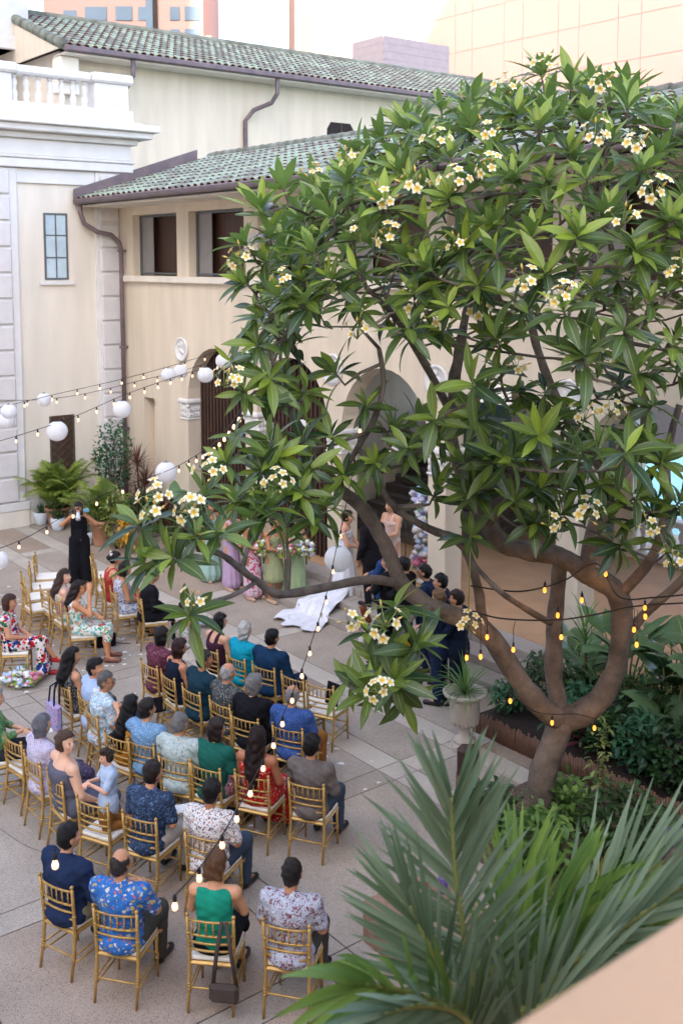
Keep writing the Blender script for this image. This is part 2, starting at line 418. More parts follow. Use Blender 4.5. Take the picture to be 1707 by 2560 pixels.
# upper storey wall with window openings
WIN = [(.74, 2.93), (3.48, 5.79)] + [(6.32+2.84*k, 8.63+2.84*k) for k in range(5)]
b = MB(); b.box(0, S1, .002, T, 5.0, 6.16); b.box(0, S1, .002, T, 7.66, 8.35)
prev = 0
for a, c in WIN + [(S1, S1)]:
    b.box(prev, a, .002, T, 6.16, 7.66); prev = c
obj('upper_wall', b, m_cream2, AR)
tr('window_ledge', [(.30, S1, -.10, .10, 6.01, 6.155)], m_cream, AR)
for a, c in WIN:
    f = MB()
    for q in ((a+.002, a+.06, 6.162, 7.658), (c-.06, c-.002, 6.162, 7.658), (a+.061, c-.061, 7.60, 7.658), (a+.061, c-.061, 6.20, 6.24)): f.box(q[0], q[1], .20, .24, q[2], q[3])
    fo = obj('window', f, m_frame, AR)
    p = MB(); p.box(a+.06, a+.62, .245, .26, 6.163, 7.65); obj('sliding_panel', p, m_grey, fo)
    p = MB(); p.box(a+.03, c-.03, .42, .45, 6.0, 7.9); obj('wooden_screen', p, m_brown, fo)
# interior: back arcade, ceiling, end wall
arcade(5.3, 5.7, 5.0, name='rear_wall', niche=False)
b = MB(); b.box(0, S1, .41, 5.29, 4.85, 5.05); obj('loggia_ceiling', b, m_cream, AR)
b = MB(); b.box(.0, S1, 5.302, 5.698, 5.002, 8.3); b.box(-.0, .3, .41, 5.29, 0, 4.84); obj('rear_upper_wall', b, m_cream2, AR)
b = MB(); b.box(5.82, 6.2, .41, 5.29, 0, 4.84); obj('cross_wall', b, m_cream2, AR)
b = MB(); b.box(0.3, S1, .46, 5.25, 8.25, 8.3); obj('attic_floor', b, m_dark, AR)
# dark timber screens in the first two arches
for a, c in ARCH[:2]:
    p = MB(); cx, r = (a+c)/2, (c-a)/2
    pts = [(a, .46), (c, .46)] + [(cx + r*math.cos(math.pi*k/14), SP + r*1.04*math.sin(math.pi*k/14)) for k in range(15)]
    p.prism(pts, .36, .395); so_ = obj('timber_screen', p, m_dark, AR)
    for k in range(17):
        x = a+.08+k*(c-a-.16)/16; hz = SP + r*math.sqrt(max(0, 1-((x-cx)/r)**2)) - .03
        q = MB(); q.bbox(x-.022, x+.022, .31, .355, .46, hz, b=.006); obj('slat', q, m_brown, so_)
# capitals on the pier faces and jambs
def capital(s0, s1, y0, y1):
    q = MB(); q.bbox(s0-.03, s1+.03, y0-.03, y1+.03, 2.78, 2.83, b=.015); q.bbox(s0-.01, s1+.01, y0-.012, y1+.012, 2.831, 3.16, b=.02)
    q.bbox(s0-.07, s1+.07, y0-.07, y1+.07, 3.17, 3.28, b=.03)
    o = obj('capital', q, m_white, AR)
    v = MB()
    n1 = max(2, int((s1-s0)/.085))
    for row, zz in ((0, 2.90), (1, 3.03)):
        for k in range(n1):
            x = s0+(k+.5+.0*row)*(s1-s0)/n1
            v.ell((x, y0-.02, zz), (.03, .03, .06), 6, 5)
        for k in range(5): v.ell((s1+.02, y0+(k+.5)*(y1-y0)/5, zz), (.03, .03, .06), 6, 5)
    for x, y in ((s0, y0), (s1, y0), (s1, y1)): v.ell((x, y, 3.12), (.06, .06, .05), 8, 5)
    obj('carved_leaves', v, m_white, o)
for k in range(7):
    a = ARCH[k-1][1] if k else 3.02
    c = ARCH[k][0] if k < 6 else ARCH[5][1]+.4
    capital(a, c, 0, T)
    capital(a, c, 5.3, 5.7)
for k in range(6):     # round white medallions above the piers
    q = MB(); sx = 3.12+2.9*k
    prof = [(.02, 0), (.29, 0), (.29, .05), (.25, .06), (.24, .045), (.02, .05)]
    n = 24; vs = []; 
    for r_, h_ in prof:
        for j in range(n): an = 2*math.pi*j/n; vs.append((sx+r_*math.cos(an), -h_-.002, 4.45+r_*math.sin(an)))
    fs = [(i*n+j, i*n+(j+1)%n, (i+1)*n+(j+1)%n, (i+1)*n+j) for i in range(len(prof)-1) for j in range(n)] + [tuple((len(prof)-1)*n+j for j in range(n))]
    q.add(vs, fs, 0, True); mo = obj('medallion', q, m_white, AR)
    v = MB()
    for j in range(9): v.ell((sx+random.uniform(-.12, .12), -.05, 4.45+random.uniform(-.14, .16)), (.05, .02, .05), 7, 4)
    obj('relief', v, m_white, mo)
# roof: tiles one by one near the corner, the rest as one part
EY, EZ, RY, RZ = -1.08, 8.06, 2.75, 9.30
sl_ang = math.atan2(RZ-EZ, RY-EY); SLEN = math.hypot(RZ-EZ, RY-EY)
rb = MB(); rb.add([(0,EY,EZ-.05),(S1,EY,EZ-.05),(S1,RY,RZ-.05),(0,RY,RZ-.05),(0,6.9,EZ-.05),(S1,6.9,EZ-.05),
    (0,EY,EZ-.14),(S1,EY,EZ-.14),(S1,6.9,EZ-.14),(0,6.9,EZ-.14)], [(0,1,2,3),(3,2,5,4),(0,6,7,1),(4,5,8,9),(0,3,4,9,6),(1,7,8,5,2)])
roof = obj('roof', rb, m_pan, AR)
sf = MB(); sf.box(.0, S1, -1.0, -.002, 7.86, 7.91); obj('soffit', sf, m_cream, AR)
def tile_mesh(L_=.46, r0=.105, r1=.088, name='tile'):
    q = MB(); n = 7; vs = []
    for (yy, r_, dz) in ((0, r0, .02), (L_, r1, 0)):
        for k in range(n): a = math.pi*k/(n-1); vs.append((r_*math.cos(a), yy, r_*math.sin(a)*.9+dz))
        for k in range(n): a = math.pi*k/(n-1); vs.append(((r_-.016)*math.cos(a), yy, (r_-.016)*math.sin(a)*.9+dz))
    fs = [(k, k+1, 2*n+k+1, 2*n+k)[::-1] for k in range(n-1)]
    q.add(vs, fs, 0, True)
    q.add(vs, [(n+k, n+k+1, k+1, k) for k in range(n-1)], 1)
    q.add(vs, [(n+k, n+k+1, 3*n+k+1, 3*n+k) for k in range(n-1)], 1, True)
    return q
TILE = tile_mesh()
tmes = []
for mt in (m_tile, m_tile2, m_tile3, m_tile2): tmes.append(TILE.mesh('tile', [mt, m_clay]))
def lay_tiles(parent, ncol, nrow, place, n_obj, mats3):
    """place(i,j) -> 4x4 local matrix of tile; first n_obj are objects, the rest one mesh"""
    rest = MB(); k = 0
    for i in range(ncol):
        for j in range(nrow):
            mt = place(i, j)
            jit = Matrix.Rotation(random.uniform(-.025, .025), 4, 'Z') @ Matrix.Rotation(random.uniform(-.012, .012), 4, 'X')
            mt = mt @ jit
            if k < n_obj:
                o = obj('tile', random.choice(tmes), None, parent); o.matrix_local = mt
            else:
                vi = random.randrange(3)
                rest.add([mt @ Vector(v) for v in TILE.v], [f for f, m_ in zip(TILE.f, TILE.m) if m_ == 0], vi, True)
                rest.add([mt @ Vector(v) for v in TILE.v], [f for f, m_ in zip(TILE.f, TILE.m) if m_ == 1], 3, False)
            k += 1
    o = obj('tiles', rest, [m_tile, m_tile2, m_tile3, m_clay], parent); o['kind'] = 'stuff'
PIT = .265; ROWS = 10; EXPO = SLEN/ROWS
lay_tiles(roof, int(S1/PIT), ROWS, lambda i, j: Matrix.Translation((.16+i*PIT, EY+math.cos(sl_ang)*(EXPO*j-.04), EZ-.035+math.sin(sl_ang)*(EXPO*j-.04)+.0)) @ Matrix.Rotation(sl_ang+.01, 4, 'X'), 300, None)
rd = MB()
for k in range(60): rd.tube([(k*.36, RY, RZ+.0), (k*.36+.40, RY, RZ+.015)], [.12, .135], 10)
obj('ridge', rd, m_tile3, roof)
gt = MB(); gt.tube([(0.02, -1.17, 7.99), (S1, -1.17, 7.99)], .075, 8); gt.bbox(.02, S1, -1.245, -1.09, 8.0, 8.05, b=.01)
obj('gutter', gt, m_copper, AR)
fl = MB(); fl.add([(.01,-1.22,8.0),(.09,-1.22,8.0),(.09,2.3,9.18),(.01,2.3,9.18),(.01,-1.22,8.30),(.09,-1.22,8.30),(.09,2.3,9.48),(.01,2.3,9.48)], [(0,3,2,1),(4,5,6,7),(0,1,5,4),(1,2,6,5),(2,3,7,6),(3,0,4,7)])
obj('flashing', fl, m_copper, AR)
dp = MB(); dp.tube([(.16,-1.12,7.93),(.16,-1.12,7.72),(.17,-1.02,7.45),(.22,-.7,7.25),(.27,-.35,7.18),(.31,-.16,7.0),(.32,-.11,6.8),(.32,-.11,.1)], .058, 10)
dpo = obj('downspout', dp, m_copper, AR)
for z in (6.75, 4.3, 2.2):
    q = MB(); q.bbox(.24, .40, -.18, -.0, z, z+.06, b=.01); obj('bracket', q, m_copper, dpo)
# loggia floor, steps, inside staircase with railing, rear balustrade, pool
lf = MB(); lf.box(.3, S1, .0, 6.4, -.3, FLOOR); struct(obj('loggia_floor', lf, m_loggia, None, FRAME))
st = thing('entrance_steps', 'broad stone steps running along the front of the arcade', 'steps', BC, BROT)
for k, (y, z) in enumerate(((-1.28, .15), (-.86, .30), (-.44, .449))):
    for j in range(7):
        x0 = 4.6+1.42*j; q = MB(); q.bbox(x0+.004, x0+1.416, y, -.001, z-.148, z, b=.012); obj('tread', q, m_stone, st)
m_stair = M('dark_stair_wood', '#6b625c', .5, .1, 3)
ins = thing('inner_staircase', 'dark stair rising inside the arcade behind an iron railing', 'staircase', BC, BROT)
for k in range(9):
    q = MB(); q.bbox(6.3, 9.2-.0*k, 2.4+.3*k, 5.28, FLOOR+.17*k+.001, FLOOR+.17*(k+1), b=.01); obj('tread', q, m_stair, ins)
rl = MB()
for k in range(22):
    x = 9.3+.0*k; y = .9+.2*k; rl.tube([(9.35, y, FLOOR), (9.35, y, FLOOR+1.05+.05*max(0, k-7))], .009, 5)
rl.tube([(9.35, .9, FLOOR+1.05), (9.35, 2.3, FLOOR+1.05), (9.35, 5.1, FLOOR+1.75)], .018, 6)
obj('railing', rl, m_iron, ins)
m_blue = M('blue_grey_door', '#6d8d95', .5, .1, 3)
for k in (1, 2):
    a, c = ARCH[k]; q = MB(); q.bbox(a+.1, c-.1, 5.45, 5.5, FLOOR, 3.2, b=.01); do = obj('rear_door', q, m_blue, AR)
    for j in range(3): p = MB(); p.box(a+.25+j*.68, a+.25+j*.68+.55, 5.43, 5.449, FLOOR+.3, 2.9); obj('pane', p, m_glass, do)
bt = thing('loggia_balustrade', 'white balustrade on the pool side of the arcade', 'balustrade', BC, BROT)
for a, c in ARCH[3:]:
    q = MB(); q.bbox(a, c, 5.36, 5.62, FLOOR+.001, FLOOR+.14, b=.01); q.bbox(a, c, 5.34, 5.64, FLOOR+.80, FLOOR+.93, b=.02); obj('rail', q, m_white, bt)
    for k in range(8):
        o = obj('baluster', bme, None, bt); o.location = (a+.16+k*.305, 5.49, FLOOR+.145)
m_pool, N_, L_, P_ = nodes('pool_water'); P_.inputs['Base Color'].default_value = lin('#5fd0d6'); P_.inputs['Roughness'].default_value = .08
q = MB(); q.box(4, 40, 8.4, 26, -.012, .10); struct(obj('pool', q, m_pool, None, FRAME))
q = MB(); q.box(4, 40, 6.41, 8.39, -.012, .22); q.box(4, 40, 26.01, 40, -.012, .22); struct(obj('pool_deck', q, m_band, None, FRAME))

# ---------------------------------------------------------------- upper wing behind
US = -6.0
UW = thing('upper_wing', 'tall beige wing with green tiled roof and copper gutter behind the arcade', 'building', BC, BROT)
b = MB(); b.box(US-9, US, 1.2, 40, 0, 12.84); obj('wall', b, m_cream2, UW)
for y in (12.0, 14.4):
    q = MB(); pts = [(y-.62, 9.2), (y+.62, 9.2), (y+.62, 11.3), (y+.45, 11.55), (y-.45, 11.55), (y-.62, 11.3)]
    q.prism(pts, US+.002, US+.02, axis='x'); wo = obj('window', q, m_dark, UW)
    p = MB(); p.bbox(US+.022, US+.05, y-.03, y+.03, 9.2, 11.5, b=.005); obj('mullion', p, m_brown, wo)
ux0, uz0, ux1, uz1 = US+.85, 12.88, US-4.2, 14.75
ua = math.atan2(uz1-uz0, ux0-ux1); ul = math.hypot(ux0-ux1, uz1-uz0)
rb = MB(); rb.add([(ux0,.9,uz0-.05),(ux0,40,uz0-.05),(ux1,40,uz1-.05),(ux1,.9,uz1-.05),(2*ux1-ux0,.9,uz0-.05),(2*ux1-ux0,40,uz0-.05)], [(0,1,2,3),(3,2,5,4),(0,3,4),(1,5,2)])
uroof = obj('roof', rb, m_pan, UW)
gb_ = MB(); gb_.prism([(ux0-.12, uz0-.12), (ux1, uz1-.12), (2*ux1-ux0+.12, uz0-.12)], .84, .897); obj('gable', gb_, m_cream2, UW)
UROW = 11; UEX = ul/UROW
base = Matrix.Rotation(math.pi/2, 4, 'Z')
lay_tiles(uroof, 118, UROW, lambda i, j: Matrix.Translation((ux0-math.cos(ua)*(UEX*j-.04), 1.12+i*.27, uz0-.035+math.sin(ua)*(UEX*j-.04))) @ base @ Matrix.Rotation(ua+.01, 4, 'X'), 300, None)
rk = MB()
for k in range(12):
    p0 = Vector((ux0-math.cos(ua)*UEX*k, .93, uz0+math.sin(ua)*UEX*k)); p1 = p0 + Vector((-math.cos(ua)*UEX*1.1, 0, math.sin(ua)*UEX*1.1))
    rk.tube([p0, p1], [.17, .15], 10)
rk.tube([(ux1, .9, uz1+.02), (ux1, 40, uz1+.02)], .14, 10)
obj('ridge', rk, m_tile3, uroof)
b = MB(); b.bbox(ux0-.02, ux0+.16, .95, 40, uz0-.20, uz0-.03, b=.03); obj('gutter', b, m_copper, UW)
b = MB(); b.bbox(US+.001, ux0-.02, 1.0, 40, uz0-.26, uz0-.20, b=.01); obj('soffit', b, m_cream, UW)
b = MB(); b.bbox(US-.1, US+.5, 1.0, 1.6, uz0-1.0, uz0-.27, b=.03); b.bbox(US-.1, US+.3, .95, 1.7, uz0-1.35, uz0-1.0, b=.03); obj('bracket', b, m_cream, UW)
for y in (3.2, 8.6):
    dp = MB(); dp.tube([(ux0+.02, y, uz0-.2), (ux0, y, uz0-.7), (ux0-.2, y-.1, uz0-1.0), (US+.3, y-.6, uz0-1.25), (US+.1, y-.8, uz0-1.6), (US+.1, y-.8, 3)], .075, 8); obj('downspout', dp, m_copper, UW)
b = MB(); b.bbox(US-5.6, US-2.6, -1.9, 1.35, 13.2, 16.4, b=.03); b.bbox(US-6.0, US-2.5, -1.95, 1.4, 13.2, 13.6, b=.03); tag(obj('rooftop_block', b, M('weathered_concrete', '#c9c6c0', .85, .12, 1.5, .1, 20), None, FRAME), 'weathered pale grey concrete block on the roof by the tiled verge', 'rooftop block')
# brick penthouse seen over the tiled ridge
m_pent = M('mauve_block_wall', '#a69a9c', .85, .06, 3)
c0 = tobf(atY(880, 85, 60)); ph = MB(); ph.box(-2.7, 0, 0, 5.0, -9, 0)
pho = obj('penthouse', ph, m_pent, None, FRAME @ Matrix.Translation(c0)); tag(pho, 'mauve grey windowless rooftop block behind the tiled ridge', 'penthouse')
for k in range(14):
    q = MB(); z = -.3-k*.42; q.box(.001, .012, .02, 4.98, z, z+.40); obj('course', q, m_pent, pho)
    q = MB(); q.box(-2.68, -.02, -.012, -.001, z, z+.40); obj('course', q, m_pent, pho)

# ---------------------------------------------------------------- far towers
m_peach = M('peach_tower', '#927c74', .8, .05, .05)
m_win = M('tower_glass', '#4c6072', .3, .15, .2, spec=.4)
TY = 140.0
tl = thing('office_tower', 'pink office tower with square blue windows and a dark vertical glass stripe', 'tower', (0, TY, 0))
X0, X1 = atY(100, 10, TY).x, atY(466, 10, TY).x
b = MB(); b.box(X0, X1, 0, 18, 0, 75); obj('wall', b, m_peach, tl)
sx = lambda x: atY(x, 30, TY).x
b = MB(); b.box(sx(352), sx(362), -.25, -.01, 0, 74); obj('stripe', b, m_dark, tl)
b = MB(); b.box(sx(336), sx(351.5), -.2, -.01, 0, 74); obj('stripe', b, m_win, tl)
pz = atY(300, 0, TY).z - atY(300, 66, TY).z
for k in range(13):
    for (xa, xb, h) in ((147, 176, .45), (196, 246, .6), (266, 304, .62), (318, 341, .6), (391, 412, .6), (425, 460, .62), (474*.985, 478*.97, .6)):
        if xb > 462: continue
        z = atY(300, 47, TY).z + (k-8)*pz*.78
        q = MB(); q.box(sx(xa), sx(xb), -.12, -.01, z, z+pz*.78*h); obj('window', q, m_win, tl)
b = MB(); b.box(X1-3.5, X1+1.2, -1.5, -.26, 0, atY(470, 88, TY).z); obj('podium', b, m_peach, tl)
m_pale = M('pale_peach_panel', '#a0877f', .75, .04, .08)
m_pjoint = M('panel_joint', '#967c73', .9, 0)
TW = 82.0
l0 = FINV @ atY(695, 60, 100)
def plane_pt(x, y, yy):
    d = Vector(ray(x, y)); n = (FRAME.to_3x3() @ Vector((0, 1, 0))); p0 = FRAME @ Vector((0, yy, 0)); e = Vector((0, 0, H))
    return FINV @ (e + d * ((p0-e).dot(n)/d.dot(n)))
ts0 = plane_pt(713, 60, TW).x; ts1 = plane_pt(1568, 60, TW).x + 30
tw = thing('panelled_tower', 'huge windowless peach panelled tower rising behind the tiled roofs', 'tower', BC, BROT)
b = MB(); b.box(ts0, ts1, TW+.1, TW+25, 0, 70); obj('wall', b, m_pjoint, tw)
b = MB(); b.box(ts0-2.6, ts0-.02, TW-2.0, TW+20, 0, 70); obj('corner_fin', b, m_peach, tw)
x = ts0
k = 0
while x < ts1-1:
    wd = 5.2 if k % 2 == 0 else 2.9
    for j in range(11):
        z = 4.5*j + .5
        if z < 8: continue
        q = MB(); q.box(x+.025, min(x+wd, ts1)-.025, TW, TW+.06, z+.025, z+4.475); obj('panel', q, m_pale, tw)
    x += wd; k += 1
# unseen blocks added to shade the courtyard and towers, leaving one sunlit strip
ob = thing('shade_block', 'long unseen block added behind the balcony to shade the courtyard', 'building', BC, BROT)
b = MB(); b.box(-220, 200, -140, -122, 0, 84); obj('wall', b, m_cream, ob)
for nm, x0, x1, lab in (('shade_tower', -200, -33.5, 'broad unseen block added on the corner building side to shade the office tower'), ('shade_tower', -2, 120, 'broad unseen block added on the balcony side to shade the panelled tower')):
    ob2 = thing(nm, lab, 'tower', BC, BROT); b = MB(); b.box(x0, x1, -141, -121, 84.01, 132); obj('wall', b, m_cream, ob2)
# ================================================================ CHAIRS
m_gold = M('gold_paint', '#c09a58', .34, .12, 14, metal=.35, spec=.5, col2='#a27d40')
m_cush = M('ivory_cushion', '#e6dfd2', .85, .04, 8)
def make_chair():
    t = thing('chiavari_chair', 'x', 'chair')
    for sx in (-1, 1):
        q = MB(); q.tube([(sx*.20,-.265,0),(sx*.198,-.225,.22),(sx*.196,-.20,.44),(sx*.20,-.215,.66),(sx*.205,-.235,.875)], [.013,.0165,.018,.017,.015], 8)
        for z, y in ((.20,-.229),(.225,-.224),(.60,-.211),(.72,-.221),(.25,-.222)): q.tube([(sx*.198,y,z-.008),(sx*.198,y,z+.008)], .0205, 8)
        q.ell((sx*.2055,-.237,.893), (.019,.019,.02), 8, 6); obj('rear_post', q, m_gold, t)
        q = MB(); q.tube([(sx*.195,.20,0),(sx*.19,.195,.2),(sx*.19,.19,.43)], [.012,.015,.018], 8)
        for z in (.19,.215): q.tube([(sx*.19,.195,z-.008),(sx*.19,.195,z+.008)], .02, 8)
        obj('front_leg', q, m_gold, t)
        for z in (.155, .225):
            q = MB(); q.tube([(sx*.198,-.232,z),(sx*.19,.195,z)], .0095, 6); obj('side_stretcher', q, m_gold, t)
    def rail(z, y, bow, r=.0115):
        q = MB(); q.tube([(x*.2, y-bow*(1-x*x), z) for x in (-1,-.6,-.2,.2,.6,1)], r, 6); return q
    for z, y, b in ((.845,-.231,.03),(.71,-.220,.03),(.635,-.213,.028),(.565,-.208,.026)): obj('back_rail', rail(z, y, b), m_gold, t)
    for k in range(6):
        x = (-1+2*(k+.5)/6)*.94; yy = .03*(1-x*x)
        q = MB(); q.tube([(x*.2,-.221-yy,.712),(x*.2,-.226-yy,.775),(x*.2,-.231-yy,.843)], .0075, 6)
        q.tube([(x*.2,-.226-yy,.77),(x*.2,-.226-yy,.782)], .0105, 6); obj('spindle', q, m_gold, t)
    obj('rear_stretcher', rail(.215, -.227, 0, .0095), m_gold, t)
    q = MB(); q.tube([(-.19,.195,.235),(.19,.195,.235)], .0095, 6); obj('front_stretcher', q, m_gold, t)
    q = MB(); q.bbox(-.21,.21,-.215,.215,.405,.445, b=.015); obj('seat_frame', q, m_gold, t)
    bm = bmesh.new(); bmesh.ops.create_cube(bm, size=1)
    for v in bm.verts: v.co = Vector((v.co.x*(.385 if v.co.y < 0 else .40), v.co.y*.40+.005, .468+v.co.z*.045))
    bmesh.ops.bevel(bm, geom=bm.edges[:], offset=.019, segments=3, affect='EDGES', profile=.6); bm.verts.index_update()
    q = MB(); q.add([v.co[:] for v in bm.verts], [[v.index for v in f.verts] for f in bm.faces], 0, True); bm.free()
    obj('seat_cushion', q, m_cush, t)
    return t
CHAIR0 = make_chair(); CHUSED = False
KIDS[CHAIR0.name] = list(CHAIR0.children)
def put_chair(pos, face, label, group=None):
    global CHUSED
    c = CHAIR0 if not CHUSED else copy_tree(CHAIR0); CHUSED = True
    c.location = (pos[0], pos[1], 0.005); c.rotation_euler = (0, 0, face - math.pi/2); c['label'] = label
    if group: c['group'] = group
    return c
# back post tops read in photo pixels (full-size), z = .89
CH = dict(A=(100,2177.4,181.4,2232),B=(229.8,2264,346.4,2283),C=(466,2287,585.5,2296.8),D=(656,2299.7,775,2318.6),E=(192.3,1990.8,271,2014),F=(306.8,2028.4,390.6,2050.8),G=(459,2074.6,557,2097.6),H=(587,1927,671.5,1944),I=(721.4,1948.4,809.5,1965.4),J=(118.6,1923,156.3,1960),K=(61.2,1878,100.4,1910.5),L=(9.6,1832,53.3,1858.5),M=(397,1885,474,1902.5),N=(476,1903,551,1926),O=(322,1845,380.4,1862.6),P=(266,1829,318,1849),Q=(215.2,1763,243,1793),R=(197.7,1729.5,225.8,1753.4),S=(143.5,1697.6,173.8,1721.5),T=(768.4,1705,830.5,1718.3),T2=(703,1680,759,1700),U=(630.8,1656.5,686.3,1673.9),V=(566,1632.4,612.3,1651.7),W=(502,1611,542,1627.6),X=(353.3,1648.7,392.9,1668.3),Y=(403.2,1675.7,436.5,1699.8),Z=(455.8,1710.9,500.2,1734.9),AA=(523.5,1742.3,575.3,1766.4),AB=(577.9,1783,645.6,1801.5),AC=(680.7,1809,756.6,1825.6),AI=(126,1489,153,1506),AJ=(101.4,1464.8,119.6,1479),AK=(60.6,1449,81.3,1461.6))
POS = {}
for k, c in CH.items():
    a = atz(c[0]/K, c[1]/K, .89); b = atz(c[2]/K, c[3]/K, .89); d = b-a
    f = math.atan2(d.x, -d.y); mid = (a+b)/2
    if k == 'A': f = R(58)
    POS[k] = (mid.x+math.cos(f)*.235, mid.y+math.sin(f)*.235, f)
def seat_at(px, py, face):      # chair placed by its seat centre
    p = atz(px/K, py/K, .47); return (p.x, p.y, R(face))
POS['AH'] = seat_at(208, 1584, 14); POS['AL'] = seat_at(92, 1491, 24); POS['AM'] = seat_at(108, 1465, 16); POS['AN'] = seat_at(119, 1441, 10)
POS['AD'] = seat_at(385, 1548, 20); POS['AE'] = seat_at(318, 1530, 24); POS['AF'] = seat_at(291, 1501, 20); POS['AG'] = seat_at(272, 1470, 10); POS['AO'] = seat_at(262, 1437, 8)
POS['RF'] = seat_at(42, 1625, 8); POS['RG'] = seat_at(4, 1578, 6)
POS['L2'] = seat_at(-16, 1838, 44)
del POS['AK']; POS['AK'] = seat_at(98, 1518, 34)

# ================================================================ PEOPLE (distance-field bodies -> surface nets)
def cap(a, b, r0, r1=None): return ('c', np.array(a, float), np.array(b, float), r0, r0 if r1 is None else r1)
def ell(c, r): return ('e', np.array(c, float), np.array(r, float))
def prim_d(p, X):
    if p[0] == 'c':
        _, a, b, r0, r1 = p; ab = b-a; L2 = ab @ ab
        t = np.clip(((X-a) @ ab)/max(L2, 1e-9), 0, 1)
        d = X - a - t[..., None]*ab
        return np.sqrt((d*d).sum(-1)) - (r0 + (r1-r0)*t)
    _, c, r = p; q = (X-c)/r; k0 = np.sqrt((q*q).sum(-1)); k1 = np.sqrt(((q/r)**2).sum(-1))
    return np.where(k1 > 1e-6, k0*(k0-1)/np.maximum(k1, 1e-6), -r.min())
def bounds(p):
    if p[0] == 'c':
        r = max(p[3], p[4]); return np.minimum(p[1], p[2])-r, np.maximum(p[1], p[2])+r
    return p[1]-p[2], p[1]+p[2]
def sdf_mesh(prims, vox=.018, k=.03, cut=None, fold=0., seed=0):
    lo = np.min([bounds(p)[0] for p in prims], 0)-vox*2.5-.01; hi = np.max([bounds(p)[1] for p in prims], 0)+vox*2.5+.01
    n = np.ceil((hi-lo)/vox).astype(int)+1
    ax = [lo[i]+vox*np.arange(n[i]) for i in range(3)]
    D = np.full(n, 1.0)
    for p in prims:
        a, b = bounds(p); i0 = np.maximum(((a-lo)/vox-4).astype(int), 0); i1 = np.minimum(((b-lo)/vox+5).astype(int), n)
        sl_ = tuple(slice(i0[j], i1[j]) for j in range(3))
        X = np.stack(np.meshgrid(*[ax[j][sl_[j]] for j in range(3)], indexing='ij'), -1)
        d = prim_d(p, X); o = D[sl_]; h = np.clip(.5+.5*(o-d)/k, 0, 1)
        D[sl_] = o*(1-h)+d*h - k*h*(1-h)
    if cut is not None or fold:
        X = np.stack(np.meshgrid(*ax, indexing='ij'), -1)
        if fold:
            q = X*1.0; s_ = seed*1.7
            D = D + fold*(np.sin(q[...,0]*38+5*np.sin(q[...,2]*9+s_)+s_)*np.sin(q[...,2]*27+4*np.sin(q[...,1]*11)+s_*2)) + fold*.6*np.sin(q[...,2]*75+q[...,0]*30+6*np.sin(q[...,1]*14+s_))
        if cut is not None: D = np.maximum(D, cut(X))
    ins = D < 0
    c = [ins[dx:n[0]-1+dx, dy:n[1]-1+dy, dz:n[2]-1+dz] for dx in (0,1) for dy in (0,1) for dz in (0,1)]
    al = np.logical_and.reduce(c); an = np.logical_or.reduce(c); mix = an & ~al
    idx = np.full(mix.shape, -1); cells = np.argwhere(mix); idx[mix] = np.arange(len(cells))
    acc = np.zeros((len(cells), 3)); cnt = np.zeros(len(cells))
    corners = [(0,0,0),(1,0,0),(0,1,0),(1,1,0),(0,0,1),(1,0,1),(0,1,1),(1,1,1)]
    for i in range(8):
        for ax_ in range(3):
            if corners[i][ax_] == 1: continue
            c0 = np.array(corners[i]); c1 = c0.copy(); c1[ax_] = 1
            p0 = cells+c0; p1 = cells+c1
            d0 = D[p0[:,0],p0[:,1],p0[:,2]]; d1 = D[p1[:,0],p1[:,1],p1[:,2]]
            cr = (d0 < 0) != (d1 < 0); t = np.where(cr, d0/np.where(cr, d0-d1, 1), 0)
            acc += np.where(cr[:,None], c0 + t[:,None]*(c1-c0), 0); cnt += cr
    V = lo + vox*(cells + acc/np.maximum(cnt,1)[:,None])
    Fs = []
    for ax_ in range(3):
        s0 = [slice(None)]*3; s1 = [slice(None)]*3; s0[ax_] = slice(0,-1); s1[ax_] = slice(1,None)
        a_ = ins[tuple(s0)]; b_ = ins[tuple(s1)]
        for pol, msk in ((0, a_ & ~b_), (1, ~a_ & b_)):
            e = np.argwhere(msk)
            u, v = [(1,2),(2,0),(0,1)][ax_]
            ok = (e[:,u] > 0) & (e[:,v] > 0) & (e[:,u] < n[u]-1) & (e[:,v] < n[v]-1); e = e[ok]
            q = []
            for du, dv in ((-1,-1),(0,-1),(0,0),(-1,0)):
                f = e.copy(); f[:,u] += du; f[:,v] += dv; q.append(idx[f[:,0],f[:,1],f[:,2]])
            q = np.stack(q, 1); q = q[(q >= 0).all(1)]
            Fs.append(q if pol == 0 else q[:,::-1])
    return V, np.concatenate(Fs)
def np_mesh(name, parts, mats):
    """parts: list of (V, F, material index)"""
    Vs = []; Fs = []; Ms = []; o = 0
    for V, Fc, mi in parts: Vs.append(V); Fs.append(Fc+o); Ms.append(np.full(len(Fc), mi)); o += len(V)
    V = np.concatenate(Vs).astype(np.float32); Fc = np.concatenate(Fs).astype(np.int32); Mi = np.concatenate(Ms).astype(np.int32)
    me = bpy.data.meshes.new(name); me.vertices.add(len(V)); me.vertices.foreach_set('co', V.ravel())
    me.loops.add(Fc.size); me.loops.foreach_set('vertex_index', Fc.ravel())
    me.polygons.add(len(Fc)); me.polygons.foreach_set('loop_start', np.arange(len(Fc), dtype=np.int32)*4)
    me.polygons.foreach_set('loop_total', np.full(len(Fc), 4, dtype=np.int32))
    for m in mats: me.materials.append(m)
    me.polygons.foreach_set('material_index', Mi); me.polygons.foreach_set('use_smooth', np.ones(len(Fc), dtype=bool))
    me.update(calc_edges=True); me.validate(); return me
SKIN = {}
def skin(c):
    if c not in SKIN:
        m = M('skin_'+c.strip('#'), c, .5, .05, 9, spec=.35); m.node_tree.nodes['Principled BSDF'].inputs['Subsurface Weight'].default_value = .0
        SKIN[c] = m
    return SKIN[c]
